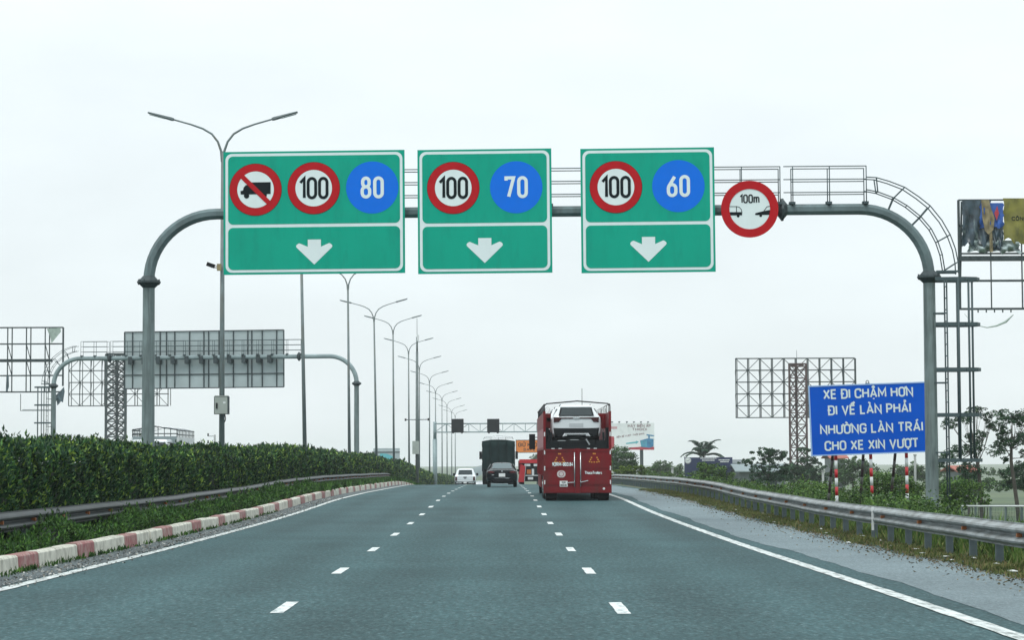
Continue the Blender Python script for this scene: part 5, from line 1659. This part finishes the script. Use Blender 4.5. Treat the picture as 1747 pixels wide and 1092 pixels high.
# ================================================================== VEGETATION
def hedge(label, y0, y1, xf, xb, hbase, htop, dens, lsize, group=None, name='hedge', m=L_hedge, cat='hedge', ends=True, mfill=None, shoots=4.0, wavy=.06, bulge=.12, shrub=.09):
    """A clipped-but-shaggy hedge: leafy shell over an added solid dark core."""
    t = thing(name, label, cat, ((xf+xb)/2, (y0+y1)/2, zr((y0+y1)/2)+hbase), group)
    ln = y1-y0; wd = xf-xb; hh = htop-hbase
    # wobbling profile
    ph = RNG.uniform(0, 6, 8)
    cells = RNG.uniform(-1, 1, int(ln/1.25)+3)
    def bump(y): return shrub*np.interp((y-y0)/1.25, np.arange(len(cells)), cells)+wavy*(np.sin(y*.9+ph[0])+.9*np.sin(y*2.1+ph[1])+.8*np.sin(y*4.7+ph[2]))
    def endf(y): 
        e = np.minimum(y-y0, y1-y)
        return np.sqrt(np.clip(1-np.clip(1-e/.9, 0, 1)**2, 0, 1)) if ends else np.ones_like(y)
    nf = int(ln*hh*dens); ntp = int(ln*wd*dens*.55); nb = int(ln*hh*dens*.12)
    def face(n, top):
        y = RNG.uniform(y0, y1, n)
        e = endf(y)
        if top:
            u = RNG.beta(1.3, 1.0, n); x = xb+wd*u; z = hbase+hh*(.93*e+.07*e*np.sin(u*math.pi))+bump(y)*1.0
            depth = RNG.exponential(.07, n); z = z-depth
        else:
            v = RNG.uniform(0, 1, n); z = hbase+hh*v*e
            prof = bulge*np.sin(np.clip(v, 0, 1)*math.pi*.9+.25)-.22*np.clip((v-.78)/.22, 0, 1)**2
            x = xf-bulge+prof+bump(y+z*1.3)*.9-RNG.exponential(.08, n)-(1-e)*.5
        return np.stack([x, y, z+zrv(y)], 1)
    C = np.concatenate([face(nf, False), face(ntp, True)])
    D = np.concatenate([np.stack([RNG.normal(.55, .5, nf), RNG.normal(0, .55, nf), RNG.normal(.65, .45, nf)], 1), np.stack([RNG.normal(.15, .6, ntp), RNG.normal(0, .6, ntp), RNG.normal(.9, .4, ntp)], 1)])
    # upright shoots standing out of the top and the face
    ns_ = int(ln*shoots*3)
    sy = RNG.uniform(y0+.2, y1-.2, ns_); sx = RNG.uniform(xb+.1, xf-.1, ns_); sh = RNG.uniform(.05, .36, ns_)*RNG.uniform(.2, 1, ns_)**1.5
    k = 7
    cy = np.repeat(sy, k)+RNG.normal(0, .035, ns_*k); cxx = np.repeat(sx, k)+RNG.normal(0, .035, ns_*k)
    ee = endf(cy)
    cz = hbase+hh*.95*ee+bump(cy)+np.repeat(sh, k)*RNG.uniform(-.2, 1, ns_*k)
    C = np.concatenate([C, np.stack([cxx, cy, cz+zrv(cy)], 1)])
    D = np.concatenate([D, np.stack([RNG.normal(0, .45, ns_*k), RNG.normal(0, .45, ns_*k), np.full(ns_*k, 1.0)], 1)])
    if name == 'hedge' and y0 < 104:
        # a few taller shoots standing well clear of the rest
        for _ in range(int(ln/2.2)):
            ty, tx_, th = RNG.uniform(y0+.5, y1-.5), RNG.uniform(xb+.3, xf-.2), RNG.uniform(.12, .34)
            kk = 16
            zz_ = RNG.uniform(0, th, kk)
            C = np.concatenate([C, np.stack([tx_+RNG.normal(0, .05, kk), ty+RNG.normal(0, .05, kk), htop-.03+zz_+zr(ty)], 1)])
            D = np.concatenate([D, np.stack([RNG.normal(0, .5, kk), RNG.normal(0, .5, kk), np.full(kk, .9)], 1)])
    n = len(C)
    sz = lsize*RNG.uniform(.7, 1.35, n)
    quads_obj('foliage', leaf_quads(C, D, sz, sz*.36), m, t)
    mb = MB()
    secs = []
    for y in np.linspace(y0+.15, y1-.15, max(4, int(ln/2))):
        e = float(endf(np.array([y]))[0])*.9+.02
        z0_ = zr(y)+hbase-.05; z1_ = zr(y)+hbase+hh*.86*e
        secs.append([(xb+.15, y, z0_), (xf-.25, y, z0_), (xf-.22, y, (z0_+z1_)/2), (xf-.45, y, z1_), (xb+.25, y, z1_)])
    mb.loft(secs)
    mb.build('solid_core', mfill or mat('core_dark_green', (.012, .024, .013), .95, var=.3, vscale=6), t)  # solid dark fill added so the hedge isn't see-through
    return t
hedge('dense dark green median hedge, near stretch left of the gantry post', 37, 60.6, -8.50, -10.5, .25, 2.06, 620, .115, wavy=.085, shoots=6)
hedge('dark green median hedge beginning just beyond the left gantry post', 60.7, 104, -8.84, -10.5, .25, 1.99, 400, .135, wavy=.08, shoots=5)
hedge('dark median hedge, stretch below the third and fourth street lamps', 103.3, 206, -8.80, -10.5, .25, 2.02, 130, .22, ends=False, shoots=2.2, wavy=.08)
hedge('hazy far median hedge dropping away beyond the crest', 205, 470, -8.75, -10.4, .25, 2.55, 30, .42, ends=False, shoots=.4)
# low shrubs between kerb and rail
yy = 30.0; i = 0
lows = []
while yy < 98:
    ln = random.uniform(2.2, 4.4); lows.append((yy, yy+ln)); yy += ln-.1
for i, (a_, b_) in enumerate(lows):
    h_ = random.uniform(.20, .50) if a_ < 62 else random.uniform(.28, .42)
    o = hedge('low green shrub clump between the painted kerb and left guardrail', a_, b_, -7.60+random.uniform(-.05, .02), -8.12, .2, .2+h_, 560 if a_ < 60 else 330, .085 if a_ < 60 else .11,
              'low shrubs behind the painted kerb', 'low_shrub', L_low, 'shrub', True, wavy=.05, shoots=5, bulge=.1, shrub=.07)
# grass on the far median strip, right verge and under the rail
def tufts(name, label, n, xf, y0, y1, dz, hmin, hmax, wd, m, blades=5, bias=1.0, spread=.06):
    t_ = RNG.uniform(0, 1, n)**bias
    y = y0+(y1-y0)*t_
    x = np.array([RNG.uniform(*xf(a)) for a in y])
    y = np.repeat(y, blades)+RNG.normal(0, spread, n*blades); x = np.repeat(x, blades)+RNG.normal(0, spread, n*blades)
    h = RNG.uniform(hmin, hmax, n*blades)
    d = np.stack([RNG.normal(0, .35, n*blades), RNG.normal(0, .35, n*blades), np.ones(n*blades)], 1)
    z = np.array([dz(a, b) for a, b in zip(x, y)])
    c = np.stack([x, y, z+h*.45], 1)
    o = quads_obj(name, leaf_quads(c, d, h, np.full(len(h), wd)*RNG.uniform(.6, 1.4, len(h))), m)
    return kind(o, 'stuff', label)
tufts('median_grass', 'bright grass on the median strip beyond the shrubs', 9000, lambda y: (-8.6, -7.62), 96, 330, lambda x, y: zr(y)+.20, .2, .48, .09, L_low, 5, 1.3, .12)
tufts('verge_grass', 'short dry grass along the right guardrail', 9500, lambda y: (7.15+.12*math.sin(y*.9), 8.7), 27, 120, lambda x, y: zr(y)-.02, .03, .12, .022, L_verge, 5, 1.35, .06)
tufts('rail_grass', 'green grass growing under the right guardrail', 5200, lambda y: (GRX(y)+.15, 9.6), 27, 175, lambda x, y: zr(y)-.06, .10, .34, .03, L_grass, 5, 1.2, .07)
tufts('kerb_weeds', 'small weeds at the foot of the painted kerb', 160, lambda y: (-7.33, -7.26), 33, 75, lambda x, y: zr(y)+.0, .04, .14, .03, L_low, 6, 1.3, .04)

def blobs_foliage(blobs, Y, lpx, cover, clump=9, depth=None, flat=1.0, droop=0.0):
    """Leaves for a crown given as ellipses (cx, cy, rx, ry) in photograph pixels at distance Y."""
    k = Y/F
    C, D = [], []
    ls = lpx*k
    for b in blobs:
        cx, cy, rx, ry = b[:4]; dY = b[4] if len(b) > 4 else 0.0
        c = P(cx, cy, Y+dY)
        a, bz = rx*k, ry*k
        n = int(3.0*cover*math.pi*rx*ry/(lpx*lpx*.36))+40
        nc = max(6, int(clump*rx*ry/90)+6)
        u = unit(RNG.normal(size=(nc, 3)))*RNG.uniform(.15, 1.08, (nc, 1))**.55
        cen = u*np.array([a, min(a, bz*1.6)*1.0 if depth is None else depth, bz])
        cr = RNG.uniform(.26, .50, nc)*min(a, bz)
        idx = RNG.integers(0, nc, n)
        off = unit(RNG.normal(size=(n, 3)))*RNG.uniform(0, 1, (n, 1))**.4
        pts = cen[idx]+off*cr[idx][:, None]*np.array([1.25, 1.25, .8*flat])
        C.append(pts+np.array(c)); 
        D.append(np.stack([RNG.normal(0, .7, n), RNG.normal(0, .7, n), RNG.normal(-droop, .5, n)], 1))
    C = np.concatenate(C); D = np.concatenate(D)
    sz = ls*RNG.uniform(.7, 1.4, len(C))
    return leaf_quads(C, D, sz, sz*.55)
def tree(label, Y, base_px, blobs, m, lpx=3.2, cover=1.5, name='tree', cat='tree', trunk_r=None, group=None, fork=.45, clump=9, flat=1.0, base_z=None, lean_px=0):
    """Trunk with limbs reaching every clump, crown of leaf-sized faces."""
    k = Y/F
    b0 = P(base_px, 800, Y)
    zb = gz(b0.x, Y) if base_z is None else base_z
    t = thing(name, label, cat, (b0.x, Y, zb), group)
    cx = sum(b[0] for b in blobs)/len(blobs); top = min(b[1] for b in blobs); low = max(b[1]+b[3]*.4 for b in blobs)
    fpt = P(base_px+lean_px, low, Y); fp = Vector((fpt.x, Y, max(fpt.z, zb+.4)))
    r = trunk_r or max(.06, .018*(fp.z-zb)+1.0*k)
    mb = MB()
    mid = Vector((b0.x*.5+fp.x*.5+.15*r, Y, (zb+fp.z)/2))
    tp = P(cx, top+8, Y); 
    mb.tube([(b0.x, Y, zb-.2), tuple(mid), tuple(fp), ((fp.x+tp.x)/2, Y, (fp.z+tp.z)/2), (tp.x, Y, tp.z)], [r*1.25, r, r*.85, r*.5, r*.15], 8)
    for b in blobs:
        c = P(b[0], b[1], Y+(b[4] if len(b) > 4 else 0))
        f = random.uniform(.1, .75); st = fp+(Vector((tp.x, Y, tp.z))-fp)*f*.5
        m1 = st*.5+Vector(c)*.5+Vector((0, 0, -.10*(Vector(c)-st).length))
        mb.tube([tuple(st), tuple(m1), tuple(c)], [r*.30, r*.18, r*.07], 6)
        for _ in range(3):
            e = Vector(c)+Vector((random.uniform(-.8, .8)*b[2]*k, random.uniform(-.6, .6)*b[2]*k, random.uniform(-.5, .8)*b[3]*k))
            mb.tube([tuple(m1), tuple(m1*.4+e*.6), tuple(e)], [r*.11, r*.08, r*.03], 5)
    mb.build('trunk', M_bark, t)
    quads_obj('crown', blobs_foliage(blobs, Y, lpx, cover, clump, flat=flat), m, t)
    return t
def bush(label, Y, blobs, m, lpx=3.2, cover=1.8, group=None, clump=12):
    c = P(blobs[0][0], blobs[0][1], Y)
    t = thing('bush', label, 'bush', (c.x, Y, gz(c.x, Y)), group)
    mb = MB()
    k = Y/F
    for b in blobs:
        p = P(b[0], b[1], Y+(b[4] if len(b) > 4 else 0))
        for _ in range(4):
            e = p+Vector((random.uniform(-.7, .7)*b[2]*k, random.uniform(-.5, .5)*b[2]*k, random.uniform(0, .7)*b[3]*k))
            mb.tube([(p.x+random.uniform(-.3, .3)*b[2]*k, p.y, gz(p.x, p.y)-.1), tuple((p+e)/2), tuple(e)], [.02, .015, .006], 5)
    mb.build('stems', M_bark, t)
    quads_obj('foliage', blobs_foliage(blobs, Y, lpx, cover, clump), m, t)
    return t

tree('dark layered tree left of the lattice tower', 150, 1313, [(1302, 772, 22, 8), (1280, 788, 20, 7), (1333, 778, 16, 10), (1298, 800, 18, 10), (1330, 798, 18, 10), (1312, 785, 16, 9), (1322, 812, 24, 10), (1296, 818, 22, 10), (1315, 772, 12, 9), (1340, 812, 14, 10)], L_tree, 3.0, 1.5, lean_px=-2)
tree('dark feathery tree standing behind the lattice tower', 215, 1372, [(1378, 785, 17, 10), (1390, 800, 20, 10), (1362, 800, 18, 9), (1395, 815, 24, 9), (1356, 815, 20, 9), (1374, 768, 12, 7), (1384, 826, 28, 10), (1350, 800, 14, 10), (1374, 806, 20, 12)], L_tree, 3.0, 1.6)
tree('sparse airy tree seen through the gantry ladder cage', 95, 1676, [(1668, 701, 22, 8), (1645, 716, 16, 9), (1620, 722, 16, 10), (1684, 712, 13, 8), (1660, 748, 18, 9), (1640, 768, 19, 11), (1664, 764, 17, 12), (1618, 780, 18, 12), (1675, 742, 10, 8), (1605, 792, 10, 12), (1668, 800, 14, 10), (1650, 795, 13, 9), (1690, 724, 9, 6)], L_tree, 3.0, 1.15, lean_px=-6, clump=14)
tree('tall umbrella-shaped tree at the right edge with a leaning trunk', 105, 1741, [(1715, 709, 24, 11), (1735, 718, 20, 11), (1702, 728, 18, 10), (1752, 712, 20, 14), (1722, 756, 26, 10), (1700, 768, 17, 11), (1745, 748, 20, 12), (1712, 738, 14, 7), (1768, 735, 20, 14), (1712, 785, 10, 5), (1755, 775, 18, 9), (1705, 748, 12, 6)], L_tree, 3.2, 1.35, lean_px=-16, clump=16)
tree('dark lower tree at the right edge under the umbrella tree', 125, 1755, [(1740, 802, 20, 14), (1720, 808, 15, 11), (1760, 795, 20, 16), (1745, 822, 22, 12), (1722, 826, 14, 9)], L_tree, 3.2, 1.9)
tree('small dark tree below the ladder cage, left of the fence', 120, 1652, [(1655, 812, 14, 10), (1640, 800, 10, 8), (1662, 826, 14, 9), (1645, 818, 12, 9)], L_tree, 3.2, 1.6)
tree('rounded dark tree just right of the red carrier', 230, 1058, [(1058, 772, 18, 14), (1072, 782, 15, 13), (1046, 790, 14, 14), (1080, 792, 11, 9), (1062, 795, 22, 10)], L_tree2, 3.0, 1.7, clump=14)
tree('round hazy tree left of the navy board', 330, 1128, [(1128, 798, 20, 11), (1118, 802, 13, 9), (1140, 803, 12, 8)], L_tree2, 2.8, 1.9, clump=14)
tree('small hazy tree touching the left side of the navy board', 340, 1157, [(1158, 800, 10, 9), (1153, 808, 9, 6)], L_tree2, 2.8, 1.6)
tree('hazy tree below the left half of the blue board', 260, 1455, [(1440, 800, 22, 14), (1462, 792, 20, 12), (1478, 800, 18, 14), (1425, 812, 18, 10), (1452, 816, 26, 12)], L_tree2, 3.2, 2.2)
tree('hazy tree below the right half of the blue board', 280, 1555, [(1540, 805, 22, 12), (1562, 800, 18, 12), (1515, 812, 20, 10), (1575, 812, 16, 10)], L_tree2, 3.2, 2.2)
tree('distant tree peeking between the orange sign and red truck', 520, 917, [(917, 782, 11, 9), (908, 788, 9, 6), (925, 788, 10, 8)], L_tree2, 2.6, 1.8)
# far tree line
tl = []
for k in range(40):
    x = 1090+k*24+random.uniform(-8, 8)
    tl.append((x, 812+random.uniform(-4, 4)-(4 if x > 1580 else 0), random.uniform(13, 22), random.uniform(7, 11), random.uniform(-40, 40)))
o = quads_obj('far_woods', blobs_foliage(tl, 420, 3.2, 1.3, 8), L_tree2); kind(o, 'stuff', 'hazy far woods along the plain at right')
tl = []
for k in range(26):
    x = 1590+k*9+random.uniform(-4, 4)
    tl.append((x, 828+random.uniform(-5, 5), random.uniform(12, 20), random.uniform(8, 12), random.uniform(-15, 15)))
o = quads_obj('thicket_undergrowth', blobs_foliage(tl, 190, 3.2, 1.3, 8), L_tree2); kind(o, 'stuff', 'hazy thicket behind the fence at right')
bush('bright green shrub in front of the navy board', 165, [(1205, 800, 18, 10), (1225, 802, 18, 10), (1190, 812, 16, 10), (1240, 812, 16, 9), (1212, 815, 26, 10), (1198, 795, 9, 8)], L_weed, 3.0, 1.8)
bush('yellow-green bush behind the guardrail right of the carrier', 180, [(1075, 802, 20, 8), (1092, 800, 14, 8), (1056, 806, 16, 7), (1085, 808, 22, 7)], L_yel, 2.8, 1.9)
bush('leafy green bush right of the gantry post', 82, [(1632, 832, 26, 20), (1662, 838, 24, 18), (1612, 845, 20, 18), (1680, 856, 16, 8), (1640, 858, 26, 12)], L_weed, 3.6, 1.5)
bush('dark bush behind the legs of the blue board', 84, [(1500, 822, 30, 20), (1535, 828, 28, 18), (1475, 836, 26, 16), (1560, 838, 24, 16), (1515, 845, 40, 14)], L_weed, 3.6, 1.5)
bush('small bush left of the blue board legs', 90, [(1395, 832, 24, 8), (1420, 838, 20, 9), (1372, 836, 20, 7), (1440, 846, 24, 8)], L_yel, 3.4, 1.5)
# tall weeds down the embankment
tufts('embankment_weeds', 'tall weeds on the embankment behind the right guardrail', 9000, lambda y: (8.9, 13.5), 34, 170, lambda x, y: gz(x, y), .3, 1.0, .05, L_weed, 5, 1.3, .2)
tl = []
for k_ in range(64):
    x_ = 1105+k_*10.5+random.uniform(-4, 4)
    yr = float(np.interp(x_, [1100, 1200, 1300, 1395, 1490, 1747], [812, 823, 838, 850, 868, 903]))
    Yk = min(170, 10.2*F/(x_-853))
    up = random.uniform(1, 9) if x_ < 1330 else random.uniform(2, 16)
    if x_ > 1610: up = random.uniform(-9, 0)
    tl.append((x_, yr-up*.4, random.uniform(13, 22), 8+up*.8, Yk-100))
o = quads_obj('roadside_undergrowth', blobs_foliage(tl, 100, 3.0, .62, 12), L_weed); kind(o, 'stuff', 'leafy undergrowth along the back of the right guardrail')

# palm
Yp = 300.0
hb = P(1200, 781, Yp)
t = thing('palm_tree', 'palm with drooping fronds rising above the navy board', 'palm tree', (hb.x, Yp, gz(hb.x, Yp)))
mb = MB(); mb.tube([(hb.x, Yp, gz(hb.x, Yp)-.2), (hb.x+.05, Yp, hb.z-1), (hb.x, Yp, hb.z+.3)], [.22, .17, .13], 10); mb.build('trunk', M_bark, t)
k = Yp/F
for i in range(15):
    az = 2*math.pi*i/15+random.uniform(-.15, .15)
    up = random.uniform(.45, 1.3) if i % 3 else random.uniform(1.25, 1.5)
    L_ = random.uniform(31, 39)*k
    C, D, S = [], [], []
    pts = []
    pos = Vector((hb.x, Yp, hb.z+.2)); an = up
    for s_ in range(12):
        d = Vector((math.cos(az)*math.cos(an), math.sin(az)*math.cos(an), math.sin(an)))
        pts.append(tuple(pos)); pos = pos+d*L_/11; an -= .075+.017*s_*.5
    mb = MB(); mb.tube(pts, [.035]*3+[.02]*9, 5)
    fr = mb.build('frond', MATS['palm_leaf'], t)
    for s_ in range(1, 12):
        pA = Vector(pts[s_]); dd = (Vector(pts[s_])-Vector(pts[s_-1])).normalized()
        sd = dd.cross(Vector((0, 0, 1))); sd = sd.normalized() if sd.length > .05 else Vector((1, 0, 0))
        for sg in (-1, 1):
            for e in (0, .33, .66):
                ll = (.95-.5*abs(s_/11-.45))*.98
                v_ = (sd*sg*.7+dd*.8+Vector((0, 0, -.4))).normalized()
                cpt = pA+dd*e*L_/11+v_*ll*.5
                C.append(cpt); D.append(v_); S.append(ll)
    quads_obj('leaflets', leaf_quads(np.array(C), np.array(D), np.array(S), np.array(S)*.15), L_palm, fr)

# ================================================================== SMALL BUILDINGS, FENCE, LITTER
def house(label, Y, px0, px1, pye, pyr, mroof, name='house', depth=8, base=None):
    a, b = P(px0, pye, Y), P(px1, pye, Y); r = P((px0+px1)/2, pyr, Y)
    zb = gz(a.x, Y)
    t = thing(name, label, 'house', ((a.x+b.x)/2, Y, zb))
    mb = MB(); mb.box(a.x, Y, zb-.2, b.x, Y+depth, a.z); mb.build('wall', M_wallh, t)
    mb = MB(); e = .5
    mb.loft([[(a.x-e, Y-e, a.z), (b.x+e, Y-e, a.z), (b.x+e, Y-e, a.z+.12), (a.x-e, Y-e, a.z+.12)], [(a.x-e, Y+depth/2, r.z), (b.x+e, Y+depth/2, r.z), (b.x+e, Y+depth/2, r.z+.12), (a.x-e, Y+depth/2, r.z+.12)], [(a.x-e, Y+depth+e, a.z), (b.x+e, Y+depth+e, a.z), (b.x+e, Y+depth+e, a.z+.12), (a.x-e, Y+depth+e, a.z+.12)]])
    mb.build('roof', mroof, t)
    for u in (.25, .7):
        x = a.x+(b.x-a.x)*u
        mb = MB(); mb.box(x-.5, Y-.05, zb+(a.z-zb)*.35, x+.5, Y-.004, zb+(a.z-zb)*.75); w_ = mb.build('window', M_trim, t)
        mb = MB(); mb.box(x-.42, Y-.062, zb+(a.z-zb)*.38, x+.42, Y-.052, zb+(a.z-zb)*.72); mb.build('pane', M_glass, w_)
    return t
house('house with a red tiled roof seen under the blue board', 340, 1420, 1442, 783, 774, M_roofr)
house('house with a red roof glimpsed behind the ladder cage', 230, 1640, 1664, 806, 797, M_roofr)
house('grey-roofed shed behind the dark layered tree', 235, 1262, 1340, 806, 794, M_roofg, 'shed')
house('small pale house right of the navy board', 300, 1250, 1264, 792, 786, M_wallh)
# thin roadside concrete poles in the distance
for px, py, lb in ((1404, 805, 'thin pale concrete pole left of the blue board legs'), (1561, 778, 'thin grey concrete pole right of the blue board legs'), (1147, 800, 'short pale post behind the guardrail near the round hazy tree')):
    Yq = 190
    a = P(px, py, Yq)
    mb = MB(); mb.tube([(0, 0, gz(a.x, Yq)-.2), (0, 0, a.z)], .10, 8); mb.cbox((0, 0, a.z+.06), (.24, .24, .12))
    o = mb.build('concrete_pole', M_conc); o.location = (a.x, Yq, 0); tag(o, lb, 'pole')
# wire fence at right
Yf = 72.0
a = P(1640, 864, Yf+6); b = P(1800, 864, Yf-2)
t = thing('wire_fence', 'white-railed wire fence beyond the guardrail at the right edge', 'fence', (a.x, Yf, gz(a.x, Yf)))
mb = MB(); mb.tube([(a.x, Yf+6, a.z), (b.x, Yf-2, b.z)], .03, 8); mb.build('top_rail', M_white, t)
for k in range(7):
    u = k/6; x = a.x+(b.x-a.x)*u; y = Yf+6-8*u; z = a.z+(b.z-a.z)*u
    mb = MB(); mb.box(x-.035, y-.035, z-1.6, x+.035, y+.035, z-.03); mb.build('post', M_steel_p, t)
mb = MB()
for k in range(60):
    u = k/59; x = a.x+(b.x-a.x)*u; y = Yf+6-8*u; z = a.z+(b.z-a.z)*u
    mb.bar((x, y, z-1.5), (x, y, z-.03), .006)
for j in range(12):
    mb.bar((a.x, Yf+6, a.z-.1-j*.12), (b.x, Yf-2, b.z-.1-j*.12), .006)
mb.build('wire_mesh', M_thin, t)
# dead leaves and crumbs along the edge of the shoulder
n_ = 5200
yy_ = 26+90*RNG.uniform(0, 1, n_)**1.5
xx_ = 7.15-RNG.exponential(.22, n_)+RNG.normal(.1, .12, n_)
d_ = np.stack([RNG.normal(0, 1, n_), RNG.normal(0, 1, n_), RNG.normal(0, .25, n_)], 1)
o = quads_obj('verge_debris', leaf_quads(np.stack([xx_, yy_, zrv(yy_)+.014], 1), d_, RNG.uniform(.02, .07, n_), RNG.uniform(.015, .035, n_)), leaf_mat('dead_leaf', [(.10, .085, .05), (.16, .12, .07), (.06, .07, .04), (.22, .20, .16)]))
kind(o, 'stuff', 'dead leaves and grit along the shoulder edge')
n_ = 2600
yy_ = 26+70*RNG.uniform(0, 1, n_)**1.4
xx_ = -6.85+RNG.normal(0, .22, n_)
d_ = np.stack([RNG.normal(0, 1, n_), RNG.normal(0, 1, n_), RNG.normal(0, .25, n_)], 1)
o = quads_obj('gutter_grit', leaf_quads(np.stack([xx_, yy_, zrv(yy_)+.014], 1), d_, RNG.uniform(.02, .07, n_), RNG.uniform(.015, .04, n_)), leaf_mat('grit', [(.30, .31, .30), (.16, .16, .15), (.06, .06, .055), (.42, .42, .40), (.10, .09, .06)]))
kind(o, 'stuff', 'loose grit in the gutter beside the painted kerb')
# litter scraps
lit = [(7.3, 52), (7.6, 55), (7.5, 58), (7.2, 61), (7.7, 47), (7.4, 44), (7.6, 42.5), (7.9, 45), (7.5, 39), (7.3, 37.5), (7.7, 36), (7.4, 33.5), (7.6, 66), (7.9, 70), (7.5, 74), (7.8, 50), (6.9, 46), (6.2, 49.5), (7.35, 40.5), (7.8, 38.2)]
for i, (x, y) in enumerate(lit):
    mb = MB(); s_ = random.uniform(.03, .085); n = 7
    ring = [(s_*random.uniform(.6, 1.3)*math.cos(6.28*k_/n), s_*1.8*random.uniform(.4, 1.3)*math.sin(6.28*k_/n), random.uniform(0, .012)) for k_ in range(n)]
    mb._add(ring+[(0, 0, random.uniform(.01, .03))], [(k_, (k_+1) % n, n) for k_ in range(n)] + [list(range(n))[::-1]])
    o = mb.build('litter_scrap', M_litter); o.location = (x, y, zr(y)+.03)
    tag(o, 'white scrap of litter lying on the right verge or shoulder', 'litter', 'white litter scraps along the right verge')

# ================================================================== HAZE
mb = MB(); mb.box(-3050, -30, -16, 3050, 3560, 24)
hz = mb.build('haze', [], None)
m = bpy.data.materials.new('haze_air'); m.use_nodes = True
n = m.node_tree.nodes; n.clear()
o_ = n.new('ShaderNodeOutputMaterial'); v_ = n.new('ShaderNodeVolumePrincipled')
v_.inputs['Color'].default_value = (.955, .985, .995, 1)
v_.inputs['Density'].default_value = .00022
v_.inputs['Anisotropy'].default_value = 0.0
m.node_tree.links.new(v_.outputs[0], o_.inputs['Volume'])
hz.data.materials.append(m)
kind(hz, 'stuff', 'thin pale haze over the road')
